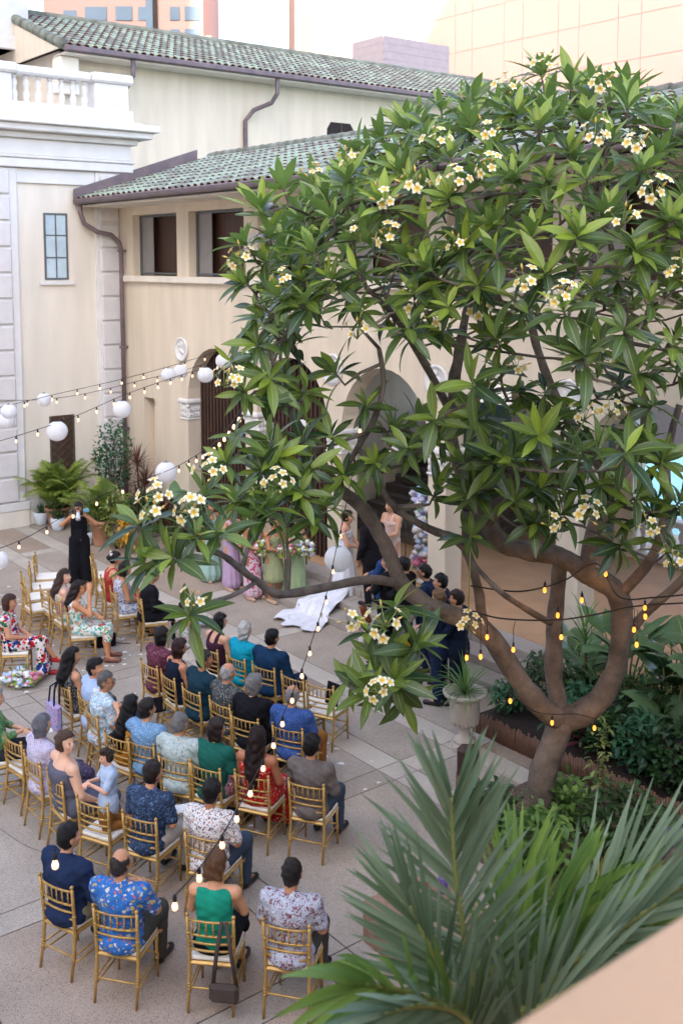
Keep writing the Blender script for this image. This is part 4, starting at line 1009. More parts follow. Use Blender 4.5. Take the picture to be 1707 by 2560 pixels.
# ================================================================ WEDDING PARTY, PHOTOGRAPHER
def stand(px, py, z0, face, label, **k):
    hh = k.pop('hz', 1.62); p = atz(px/K, py/K, z0+hh); k.setdefault('vox', .02)
    return person(label, (p.x, p.y, z0+.004), R(face), pose='stand', **k)
def crop_cut(P, hp, up, W):
    q = MB(); b_ = MB()
    b_.bbox(-.075,.075,.17,.25,1.50,1.60, b=.012); b_.bbox(-.10,-.06,.16,.26,1.50,1.58, b=.01); b_.bbox(-.03,.03,.18,.23,1.595,1.63, b=.01)
    o = obj('camera_body', b_, EYEM, P)
    c = MB(); c.tube([(0,.24,1.55),(0,.40,1.47)], [.042,.045], 12); c.tube([(0,.405,1.467),(0,.42,1.46)], .048, 12); obj('lens', c, M('lens_white', '#c8ccd0', .4, 0), o)
    s_ = MB(); s_.bbox(-.22,-.10,.16,.20,1.55,1.62, b=.008); obj('viewfinder_screen', s_, M('screen_blue', '#6fa0b4', .3, .1, 20), o)
    q.bbox(-.04,.04,.125,.14,.93,.97, b=.004); obj('buckle', q, m_frame, P)
stand(197, 1268, .0, -78, 'woman photographer in a black crop top and wide black trousers', top='sleeveless', tm=black, bottom='wide', bm_=black, hair='bun', hc='#1d1310', sk='#b57f5c', arms='camera', h=.97, hz=1.57, pitch=.15, extra=crop_cut, vox=.017)
m_sh = lambda n, c: M('satin_'+n, c, .42, .06, 8, .08, 50, spec=.4)
lil = m_sh('lilac', '#b79dbb'); mint = m_sh('mint', '#9bbcb0'); grn = m_sh('leafgreen', '#93a67c'); olv = M('textured_green', '#949a72', .7, .2, 60, .4, 90); pkf = floral('pink_satin', '#cfb9c4', ['#c45a78', '#b83a5c', '#d6b0bc'], 7, .40, 1.5)
def foot(px, py, z0, face, label, **k):
    p = atz(px/K, py/K, z0); k.setdefault('vox', .02); return person(label, (p.x, p.y, z0+.004), R(face), pose='stand', **k), p
bm_list = [(526, 1452, mint, 'bridesmaid in a mint green gown', '#1d1411', '#b98062', 'long', 'gown'), (580, 1474, lil, 'bridesmaid with red hair in a lilac satin gown', '#8a3a20', '#d0997c', 'long', 'sheath'),
    (633, 1497, pkf, 'bridesmaid in a white sheath dress splashed with pink', '#1a1210', '#a86e4c', 'bun', 'sheath'), (686, 1504, olv, 'bridesmaid in an olive textured midi dress', '#2a1a14', '#b07a58', 'bun', 'skirt'), (738, 1500, grn, 'bridesmaid in a leaf green satin gown', '#1d1512', '#c08a68', 'long', 'gown')]
BOUQ = []
for x, y, mt, lab, hc, skc, hr_, bt_ in bm_list:
    o, p = foot(x, y, 0, -42, lab, top='strap', tm=mt, bottom=bt_, bm_=mt, hair=hr_, hc=hc, sk=skc, arms='hold', h=.98, shoe='#b59a82', faceit=True)
    BOUQ.append((p + Vector((math.cos(R(-42))*.30, math.sin(R(-42))*.30, 1.06)), lab))
bride_m = m_sh('bridal_white', '#dcdce2')
o, pb = foot(862, 1500, .15, -12, 'bride in a white off-shoulder satin gown', top='off', tm=bride_m, bottom='gown', bm_=bride_m, hair='bun', hc='#3a241a', sk='#cf9c7e', arms='hold')
# the train: one swept sheet of satin lying down the step
tr_ = MB(); nu, nv = 22, 26; dirv = Vector((-.80, -.60, 0)); sdv = Vector((.60, -.80, 0)); vs = []
for i in range(nu):
    t_ = i/(nu-1); 
    for j in range(nv):
        q_ = j/(nv-1)*2-1; wd_ = .22+.40*t_**.8
        edge = .10*math.sin(q_*9+1)*(t_ > .9)
        pt = pb + dirv*(.05+1.45*t_*(1-.18*q_*q_)+edge) + sdv*(q_*wd_ + .2*t_*t_)
        l = tobf(pt); gz = .15 if l.y > -1.28 else .004
        fz = (.26*(1-t_)**3 + .06*abs(math.sin(q_*6+t_*4))*(1-.4*t_) + .03*math.sin(q_*15+t_*9)*math.sin(t_*9)+.035)
        vs.append((pt.x, pt.y, gz + max(.012, fz)))
tr_.add(vs, [(i*nv+j, i*nv+j+1, (i+1)*nv+j+1, (i+1)*nv+j) for i in range(nu-1) for j in range(nv-1)], 0, True)
to_ = obj('train', tr_, bride_m, o); to_.matrix_parent_inverse = o.matrix_basis.inverted()
foot(930, 1512, .30, 135, 'groom in a dark suit seen from behind on the steps', top='jacket', tm=fab('groom', '#1d1a1e'), bm_=fab('groom2', '#1d1a1e'), hc='#1a1411', sk='#b07c5a', arms='down', h=1.03, build=1.05)
stand(979, 1266, .45, -140, 'woman with long black hair in a pale pink dress on the loggia', top='strap', tm=m_sh('palepink', '#cfb3a6'), bottom='sheath', bm_=m_sh('palepink2', '#cfb3a6'), hair='long', hc='#15100f', sk='#c9977a', arms='hold', faceit=True, hz=1.58)
gm = [(966, 1368, 'groomsman in a mid blue suit half hidden behind the groom', fab('midblue', '#26406e'), '#1a1411', 150, 'short'), (972, 1402, 'groomsman in a black suit seen from behind', black, '#17110f', 140, 'short'), (1013, 1410, 'groomsman in a black suit behind the thick limb', black, '#1d1512', 150, 'short'),
    (1066, 1428, 'groomsman with glasses in a navy suit and pale blue shirt', navy, '#241713', 165, 'short'), (1106, 1452, 'groomsman with a black mop of hair in a navy suit', navy2, '#100d0d', 165, 'short'), (1100, 1492, 'blond curly haired groomsman in a navy suit', navy, '#8a6a48', 150, 'short'), (1146, 1494, 'brown haired groomsman nearest the garden bed', navy2, '#3a241a', 155, 'short')]
for i, (x, y, lab, mt, hc, fa, hr_) in enumerate(gm):
    stand(x, y, .15 if i < 3 else .0, fa, lab, top='jacket', tm=mt, bm_=mt, hair=hr_, hc=hc, sk='#c99474', arms='clasp', faceit=True, extra=glasses if i == 3 else None, build=1.0)
white_ch = fab('childwhite', '#d6d2d0')
p = atz(836/1, 1500, .0); person('flower girl in white sitting on the paving by the steps', (p.x, p.y, .004), R(150), pose='kneel', top='cap', tm=white_ch, bottom='pants', bm_=white_ch, hair='long', hc='#8a4a2c', sk='#d8a88e', h=.62, vox=.022, arms='lap', cat='girl')
p = atz(418, 1490, .0); person('small child in a white and pink frock sitting on the aisle floor', (p.x, p.y, .004), R(60), pose='kneel', top='cap', tm=floral('pinkfrock', '#d0ccd0', ['#c4566a', '#4f8a5a', '#d8b0b4'], 16), bottom='pants', bm_=MATS['pinkfrock'], hair='short', hc='#2a1a14', sk='#b57e5c', h=.62, vox=.022, arms='lap', cat='child')
# ================================================================ PLANTS
m_terra = M('terracotta', '#a87c5e', .8, .12, 8, .15, 60); m_wpot = M('white_glazed_pot', '#cfd6dc', .3, .04, 6); m_soil = M('soil', '#332822', .95, .2, 20, .4, 60)
m_stem = M('green_stem', '#5c6b35', .6, .15, 10); m_bark_s = M('thin_stem', '#5d4a38', .8, .15, 12)
lm_palm = leafmat('areca_leaf', '#94a03c', '#566f2a', '#7d9250', .45, .25, False); lm_feather = leafmat('feathery_leaf', '#4a7a52', '#2a5236', None, .6, .25, False)
lm_cord = leafmat('cordyline_leaf', '#8a6650', '#5c3a34', None, .45, .15, False); lm_dark = leafmat('dark_leaf', '#3d5f33', '#1e3620', '#4f6a42', .33, .15, True); lm_pad = leafmat('paddle_leaf', '#3f5f38', '#22402a', '#5d7a50', .38, .2, True)
lm_var = leafmat('variegated_leaf', '#a3a660', '#5a7038', None, .45, .2, False); lm_grass = leafmat('strap_leaf', '#6f9048', '#42642e', None, .42, .2, False); lm_ti = leafmat('ti_leaf', '#a8284a', '#5a1830', None, .35, .3, True)
lm_bp = leafmat('grey_green_frond', '#87977a', '#566a4a', '#83936f', .42, .2, False); lm_bp2 = leafmat('bright_frond', '#7d9442', '#48662e', '#6f8c44', .42, .25, False); lm_yel = leafmat('yellow_leaf', '#d8a62a', '#b8861e', None, .4, .3, True)
U3 = Vector((0,0,1))
def arch_pts(p, d, L_, droop, n=6):
    """points from p heading along d and bending down by gravity"""
    pts = [Vector(p)]; d = Vector(d).normalized()
    for i in range(n):
        d = (d + Vector((0,0,-1))*droop/n*(i+1)/n*2).normalized(); pts.append(pts[-1]+d*L_/n)
    return pts
def side_of(d):
    s = Vector(d).cross(U3); return s.normalized() if s.length > 1e-4 else Vector((1,0,0))
def frond_mesh(L_=1.1, n=26, leaf=.34, droop=.9, w=.014, up=.55, mat=None, name='frond'):
    b = LB(); pts = arch_pts((0,0,0), (0,1,.9), L_, droop, 10); b.ptube(pts, [.012*(1-.8*i/10)+.002 for i in range(11)], 5, 1, .8)
    for i in range(n):
        t = .15+.85*i/(n-1); k = min(int(t*10), 9); f = t*10-k; p = pts[k].lerp(pts[k+1], f); d = (pts[k+1]-pts[k]).normalized(); s = side_of(d)
        for sg in (-1, 1):
            ld = (s*sg*(1-.45*t) + d*(.55+.5*t) + U3*up*.5).normalized(); ll = leaf*(.55+1.2*t*(1-t)*1.6)*random.uniform(.9, 1.1)*(1 if t < .9 else .7)
            lp = arch_pts(p, ld, ll, .8, 3); b.strip(lp, [w*.5, w, w*.8, .001], ld.cross(U3).normalized(), random.random(), .25)
    return b.mesh(name, [mat, m_stem])
def ribbed_pot(h, r0, r1, ribs=28):
    b = MB(); prof = [(r0*.96, 0), (r0, .02), (r1*.95, h*.86), (r1*1.06, h*.87), (r1*1.08, h), (r1*.96, h), (r1*.92, h*.9), (.01, h*.9)]
    b.lathe(prof, ribs)
    for i, v in enumerate(b.v):
        if i % 2 and v[2] < h*.86 and v[2] > .01: b.v[i] = (v[0]*.965, v[1]*.965, v[2])
    return b
def potted(name, label, base, pot, pot_h, pot_r, mat, cat='potted plant', group=None):
    t = thing(name, label, cat, base, random.uniform(0, 6), group)
    if pot == 'terra': obj('pot', ribbed_pot(pot_h, pot_r*.7, pot_r), m_terra, t)
    else:
        b = MB(); b.lathe([(pot_r*.6, 0), (pot_r*.75, .02), (pot_r, pot_h*.7), (pot_r*.98, pot_h), (pot_r*.9, pot_h), (pot_r*.88, pot_h*.86), (.01, pot_h*.86)], 20); obj('pot', b, mat, t)
    b = MB(); b.lathe([(pot_r*.86, pot_h*.86), (pot_r*.4, pot_h*.9), (.01, pot_h*.91)], 14); obj('soil', b, m_soil, t)
    return t
AF = [frond_mesh(random.uniform(1.15, 1.35), 30, .36, d_, .013, .5, lm_palm) for d_ in (.7, 1.0, 1.4)]
def palm_clump(t, z0, n, L_, spread=.18, tilt=(.1, 1.0)):
    for i in range(n):
        o = obj('frond', random.choice(AF), None, t); s = L_*random.uniform(.75, 1.1)
        o.location = (random.uniform(-1,1)*spread, random.uniform(-1,1)*spread, z0); o.rotation_euler = (random.uniform(-tilt[1], -tilt[0]) + .75, 0, i*2.4+random.uniform(-.3,.3)); o.scale = (s, s, s)
    for i in range(7):
        b = MB(); a = i*.9; b.tube([(math.cos(a)*spread*.8, math.sin(a)*spread*.8, z0-.1), (math.cos(a)*spread, math.sin(a)*spread, z0+.35*L_)], [.016, .01], 6); obj('cane', b, m_stem, t)
def gp(px, py, z=0): p = atz(px/K, py/K, z); return (p.x, p.y, .004+z)
t = potted('potted_palm', 'large arching areca palm in a ribbed terracotta pot by the corner building', gp(146, 1318), 'terra', .52, .30, m_terra); palm_clump(t, .5, 64, .92, .24, (-.35, .6))
t = potted('potted_palm', 'smaller areca palm in a tall terracotta pot behind the photographer', gp(255, 1362), 'terra', .60, .27, m_terra); palm_clump(t, .55, 36, .74, .16, (-.3, .6))
def rosette(t, z0, n, L_, w, mat, droop=(.4, 1.4), elev=(.2, 1.4), name='leaf', join=True, stem=0, widths=None):
    b = LB(); 
    for i in range(n):
        a = i*2.399+random.uniform(-.2,.2); e = elev[1]+(elev[0]-elev[1])*(i/n)+random.uniform(-.1,.1); d = (math.cos(a)*math.cos(e), math.sin(a)*math.cos(e), math.sin(e))
        ll = L_*random.uniform(.8, 1.1); pts = arch_pts((0,0,z0+stem*(1-i/n)), d, ll, random.uniform(*droop), 6)
        wd = widths or [.5, .9, 1, .95, .8, .5, .03]; sd = Vector((-math.sin(a), math.cos(a), 0))
        if not join:
            b = LB()
        b.strip(pts, [w*q for q in wd], sd, random.random(), .2)
        if not join: obj(name, b, mat, t)
    if join: obj('foliage', b, mat, t)
for px, py, h_, lab in ((104, 1311, .30, 'fine grass in a white glazed pot against the corner building plinth'), (217, 1362, .34, 'fine grass in a white glazed pot right behind the photographer')):
    t = potted('potted_grass', lab, gp(px, py), 'w', .32, .19, m_wpot); rosette(t, .28, 70, h_*1.1, .006, lm_feather, (.3, 1.1), (.5, 1.5))
def bush(t, c, r, n, leaf, w, mat, stems=5, z0=0, flat=0.3, name='foliage'):
    b = LB()
    for i in range(n):
        while True:
            q = Vector((random.uniform(-1,1), random.uniform(-1,1), random.uniform(-1,1)))
            if .35 < q.length < 1: break
        q = Vector((q.x*r[0], q.y*r[1], q.z*r[2])) + Vector(c); d = Vector((random.gauss(0,1), random.gauss(0,1), random.gauss(flat,.6))).normalized()
        b.strip(arch_pts(q, d, leaf*random.uniform(.7,1.2), .6, 3), [w*.3, w, w*.85, .001], d.orthogonal().normalized() if abs(d.z) > .9 else side_of(d), random.random(), .2)
    o = obj(name, b, mat, t)
    s = MB()
    for i in range(stems):
        e = Vector(c)+Vector((random.uniform(-.7,.7)*r[0], random.uniform(-.7,.7)*r[1], random.uniform(.0,.6)*r[2])); m_ = Vector((e.x*.5+random.uniform(-.05,.05), e.y*.5, (z0+e.z)*.5)); s.tube([(e.x*.1, e.y*.1, z0), m_, e], [.014,.011,.005], 5)
    obj('stems', s, m_bark_s, t); return o
t = potted('potted_shrub', 'small leafy shrub in a white glazed pot beside the big palm', gp(146, 1326), 'w', .32, .18, m_wpot); bush(t, (0,0,.5), (.2,.2,.22), 90, .12, .03, lm_dark, 5, .28)
def ground_bush(lab, base, c, r, n, leaf, w, mat, name='shrub', cat='shrub', stems=6):
    t = thing(name, lab, cat, base); bush(t, c, r, n, leaf, w, mat, stems); return t
ground_bush('tall feathery blue-green shrub by the copper downspout', gp(288, 1310), (0,0,1.75), (.5,.4,.95), 800, .13, .03, lm_feather, 'feathery_shrub', stems=9)
ground_bush('pale variegated leafy shrub beside the tall terracotta pot', gp(292, 1372), (0,0,.75), (.32,.3,.75), 420, .13, .022, lm_var, 'variegated_shrub')
ground_bush('dark glossy shrub low along the arcade wall', gp(372, 1330), (0,0,.55), (.8,.35,.5), 420, .16, .04, lm_dark, 'dark_shrub')
ground_bush('yellow spotted croton below the copper coloured cordylines', gp(322, 1385), (0,0,.5), (.22,.22,.4), 130, .17, .035, lm_yel, 'croton')
t = thing('rubber_plant', 'rubber plant with round glossy leaves before the grilled door', 'plant', gp(205, 1285))
for k in range(3):
    b = MB(); xo = (k-1)*.2; b.tube([(xo*.2,0,0),(xo,.05,.9),(xo*1.7,.0,1.55)], [.02,.015,.008], 6); obj('stem', b, m_bark_s, t)
    for j in range(6):
        b = LB(); a = j*2.4+k; e = .5; p = Vector((xo*(1+.7*j/6), .03, .95+.11*j)); d = Vector((math.cos(a)*.7, math.sin(a)*.7, .55)); b.strip(arch_pts(p, d, .30, .5, 5), [.01,.06,.085,.08,.05,.004], side_of(d), random.random(), .15); obj('leaf', b, lm_dark, t)
t = thing('cordyline', 'spiky reddish brown cordyline, tall double headed, by the arcade wall', 'plant', gp(352, 1318))
for x, z in ((-.05, 1.5), (.12, 1.0), (-.02, .55)):
    b = MB(); b.tube([(0,0,0),(x,.02,z)], [.03,.02], 6); obj('stem', b, m_bark_s, t); 
    o = thing('x', 'x', 'x'); bpy.data.objects.remove(o)
    b = LB()
    for i in range(60):
        a = i*2.399; e = 1.45-1.5*(i/60)+random.uniform(-.1,.1); d = (math.cos(a)*math.cos(e), math.sin(a)*math.cos(e), math.sin(e)); b.strip(arch_pts((x,.02,z+.1*(1-i/60)), d, .58*random.uniform(.8,1.1), .5, 4), [.012,.017,.015,.01,.001], Vector((-math.sin(a), math.cos(a), 0)), random.random(), .25)
    obj('leaf_head', b, lm_cord, t)
def paddle(lab, base, n, H_, L_, spread, name='bird_of_paradise', mat=None, wf=.28):
    t = thing(name, lab, 'plant', base, random.uniform(0,6))
    for i in range(n):
        a = i*2.399+random.uniform(-.3,.3); lean_ = random.uniform(.1, .5)*spread; hh = H_*random.uniform(.6,1.0); top = Vector((math.cos(a)*lean_*hh, math.sin(a)*lean_*hh, hh)); b = LB()
        b.ptube([(math.cos(a)*.05, math.sin(a)*.05, 0), top*.55+Vector((0,0,.02)), top], [.02,.015,.01], 5, 1)
        d = (Vector((math.cos(a)*(.35+spread*.6), math.sin(a)*(.35+spread*.6), 1))).normalized(); ll = L_*random.uniform(.75,1.15)
        b.strip(arch_pts(top, d, ll, random.uniform(.6,1.6), 7), [ll*wf*q for q in (.1,.6,.9,1,.92,.75,.45,.02)], Vector((-math.sin(a), math.cos(a), 0)), random.random(), .25)
        obj('leaf', b, [mat or lm_pad, m_stem], t)
    return t
paddle('broad leaved bird of paradise beside the loudspeaker pier', gp(440, 1345), 9, 1.0, .62, .8)
paddle('broad leaved plant beneath the cordyline', gp(375, 1352), 7, .65, .45, .8)
q = floral('plumwrap', '#4a2030', ['#5a2a3a', '#3a1826'], 8); ground_bush('plum red leafed shrub in the arcade planting', gp(412, 1350), (0,0,.7), (.22,.2,.35), 140, .2, .04, lm_cord, 'plum_shrub')

# ---------------------------------------------------------------- garden bed at the foot of the tree
b = MB(); b.box(15.1, 21.6, -2.36, -.02, -.01, .22); struct(obj('garden_bed', b, m_soil, None, FRAME))
b = MB(); b.box(16.6, 21.6, -4.7, -2.44, -.01, .035); struct(obj('front_bed', b, M('mulch', '#5a4a3e', .95, .3, 14, .5, 40, spots=('#8f8374', 30, .6)), None, FRAME))
m_bamboo = M('bamboo', '#735544', .6, .2, 10)
ed = thing('bamboo_edging', 'low bamboo stake edging along the planted bed under the tree', 'edging', BC, BROT)
q = MB(); q.tube([(0,0,-.05),(0,0,.30)], .017, 6); bme_ = q.mesh('stake', m_bamboo)
for k in range(172):
    o = obj('stake', bme_, None, ed); o.location = (15.12+.036*k, -2.40+random.uniform(-.006,.006), random.uniform(-.03,.03))
def bp(s, y, z=.22): p = bf(s, y, z); return (p.x, p.y, p.z)
for i, (s, y, n, h_, l_, lab) in enumerate(((15.5,-.55,7,.8,.55,'against the loggia edge at the bed corner'), (16.3,-.6,9,1.1,.72,'with the tallest leaves behind the middle limb'), (17.1,-.7,9,1.0,.7,'behind the tree fork'), (18.0,-.5,10,1.5,.8,'in the deep shade right of the fork'), (18.9,-.5,11,1.7,.85,'at the shaded back of the bed'), (19.8,-.6,11,1.8,.85,'at the far shaded end of the bed'), (16.8,-.3,9,1.0,.65,'pressed against the loggia edge behind the fork'), (18.4,-1.4,10,1.1,.7,'in the dark middle of the bed'), (19.5,-1.5,10,1.2,.7,'below the tall shaded leaves'), (15.9,-.9,8,.6,.5,'low beside the dracaena near the urn'), (17.6,-1.5,7,.7,.55,'low in front of the shaded row'))):
    paddle('broad leaved bird of paradise ' + lab, bp(s, y), n, h_, l_, .75)
for i, (s, y, r_, h_, mt, lf, wd, lab) in enumerate(((15.7,-1.5,.45,.45,lm_dark,.13,.025,'ferny dark shrub next to the urn'), (16.5,-1.9,.5,.4,lm_feather,.12,.025,'bright small leaved shrub under the left limb'), (18.2,-2.0,.5,.5,lm_dark,.1,.035,'ivy like shrub right of the trunk'), (19.0,-1.8,.6,.7,lm_dark,.12,.035,'dense dark shrub deep in the bed'), (19.9,-1.9,.6,.8,lm_dark,.13,.035,'dark shrub at the shaded end of the bed'), (17.1,-1.3,.5,.5,lm_dark,.14,.03,'dark shrub behind the trunk'), (20.8,-1.6,.6,.9,lm_dark,.14,.035,'dark shrub closing the bed'), (16.1,-1.3,.45,.35,lm_dark,.14,.028,'low dark shrub between the urn and the left limb'), (17.0,-1.9,.4,.3,lm_dark,.13,.03,'low dark shrub at the edging behind the trunk'), (17.6,-2.0,.4,.4,lm_feather,.12,.028,'small leaved shrub at the edging right behind the trunk'), (18.7,-2.0,.45,.45,lm_dark,.12,.03,'dark shrub along the edging past the bin'), (15.35,-1.9,.28,.25,lm_feather,.11,.024,'small ferny shrub at the bed corner by the urn'))):
    ground_bush(lab, bp(s, y), (0,0,h_), (r_,r_*.8,h_), int(520*r_/.5), lf, wd, mt, 'shrub')
for i, (s, y, lab) in enumerate(((15.9,-1.0,'variegated dracaena rising beside the left limb'), (17.35,-.75,'tall striped dracaena between the tree limbs'), (18.6,-1.3,'shaded dracaena right of the tree fork'))):
    t = thing('dracaena', lab, 'plant', bp(s, y)); b = MB(); b.tube([(0,0,0),(.03,0,.5),(0,.02,1.0)], [.03,.025,.02], 6); obj('stem', b, m_bark_s, t); rosette(t, .55, 46, .55, .016, lm_var if i == 1 else lm_grass, (.6,1.4), (-.1,1.4), stem=.6)
for i, (s, y, z, lab) in enumerate(((18.25,-1.55,1.0,'magenta ti plant glowing right of the tree fork'), (18.7,-1.9,.6,'lower magenta ti plant by the dark bin'), (16.75,-2.1,.15,'dusky red bromeliad before the bamboo edging'))):
    t = thing('ti_plant', lab, 'plant', bp(s, y)); b = MB(); b.tube([(0,0,0),(.02,0,z)], [.02,.014], 6); obj('stem', b, m_bark_s, t); rosette(t, z, 13, .48, .045, lm_ti if i < 2 else leafmat('bromeliad', '#6a2a38', '#3a2226', None, .4, .15), (.3,.9), (.1,1.3), join=False, widths=[.25,.7,1,.95,.7,.35,.02])
b = MB(); b.lathe([(.19,0),(.2,.02),(.225,.5),(.24,.51),(.24,.54),(.02,.56)], 18); tag(obj('bin', b, M('black_plastic', '#26242a', .5, .1, 6)), 'dark ribbed bin standing in the planted bed', 'bin').location = bp(17.95, -1.75)
for i, (s, y, r_, lab) in enumerate(((17.35,-3.1,.3,'yellow striped low plant beside the trunk foot'), (18.2,-3.0,.35,'yellow striped grass clump right of the trunk foot'), (19.2,-3.2,.45,'yellow striped spider plant clump farther along the edging'), (18.6,-4.1,.35,'variegated clump in the front bed behind the palm'), (19.6,-4.3,.4,'variegated clump at the shaded side of the front bed'))):
    t = thing('variegated_clump', lab, 'plant', bp(s, y, .03)); rosette(t, .05, 46, r_*1.3, .013, lm_var, (.7,1.6), (.1,1.3))
for i, (s, y, r_, h_, lab) in enumerate(((17.6,-3.6,.4,.35,'dark low shrub in front of the trunk foot'),(18.4,-3.5,.45,.45,'dark glossy shrub in the front bed right of the trunk'),(19.2,-3.9,.5,.5,'dark glossy shrub at the middle of the front bed'),(20.1,-3.6,.55,.6,'tall dark shrub at the shaded side of the front bed'),(20.9,-4.0,.5,.6,'dark shrub at the parapet end of the front bed'),(17.1,-4.2,.35,.3,'small dark shrub at the paving edge of the front bed'),(18.0,-4.4,.4,.35,'low dark shrub under the near palm'))):
    ground_bush(lab, bp(s, y, .03), (0,0,h_), (r_,r_*.8,h_), int(460*r_/.5), .13, .035, lm_dark if i % 3 else lm_grass, 'shrub')
t = thing('climbing_plant', 'thin variegated climber on a stake by the trunk', 'plant', bp(17.55,-2.75,.03)); bush(t, (0,0,.6), (.12,.12,.6), 90, .11, .02, lm_var, 3)
# urn with spider plant
ub = atz(1160/K, 1868/K, 0)
t = thing('stone_urn', 'pale stone urn holding a spiky green plant at the bed corner', 'urn', (ub.x, ub.y, .004))
m_urn = M('cast_stone', '#b5aca0', .85, .1, 8, .2, 60)
b = MB(); b.bbox(-.17,.17,-.17,.17,0,.08, b=.01); b.lathe([(.15,.081),(.15,.12),(.08,.17),(.065,.24),(.085,.29),(.15,.33),(.20,.42),(.205,.66),(.225,.70),(.29,.74),(.30,.78),(.27,.79),(.24,.75),(.02,.74)], 24); obj('vase', b, m_urn, t)
b = MB()
for k in range(20): a = k*2*math.pi/20; b.ell((.175*math.cos(a), .175*math.sin(a), .385), (.02,.02,.05), 6, 5)
obj('gadroons', b, m_urn, t); rosette(t, .74, 60, .58, .011, lm_grass, (.5,1.7), (.2,1.45))
# low granite block with a can and a bottle
m_gran = M('red_granite', '#947560', .75, .15, 10, .2, 120, spots=('#5d4032', 110, .7))
gb = atz(960/K, 2420/K, 0); lg = tobf(gb)
b = MB(); b.bbox(-.62,.62,-.42,.42,0,.42, b=.012); tag(obj('granite_block', b, m_gran, None, FRAME @ Matrix.Translation((18.35,-6.15,.004))), 'low brown granite block on the paving beneath the palm', 'stone block')
def can(s, y, h_, r_, col, name, lab, cat):
    t = thing(name, lab, cat, bp(s, y, .428)); b = MB(); b.lathe([(r_*.8,0),(r_,.01),(r_,h_*.9),(r_*.8,h_)], 12); obj('shell', b, M('paint_'+col.strip('#'), col, .35, .1, 30), t)
    b = MB(); b.lathe([(r_*.7,h_+.001),(r_*.7,h_+.02),(.005,h_+.022)], 12); obj('cap', b, m_frame, t)
can(18.0,-6.0,.20,.034,'#b52a2a','drink_can','tall red can on the granite block','can'); can(18.12,-5.88,.16,.045,'#6a4a9a','small_bag','small purple pouch on the granite block','pouch')
# dark padded stool back with wooden legs by the urn
vb = atz(1168/K, 2010/K, 0); t = thing('brown_case', 'dark brown rounded upright case on a wooden stand below the urn', 'case', (vb.x, vb.y, .004))
b = MB(); b.bbox(-.13,.13,-.09,.09,.32,.74, b=.06); obj('case_body', b, M('brown_leather', '#3a2825', .5, .1, 8), t)
for x in (-.12,.12):
    for y in (-.08,.08): b = MB(); b.tube([(x,y,0),(x,y,.36)], .015, 6); obj('leg', b, m_bamboo, t)

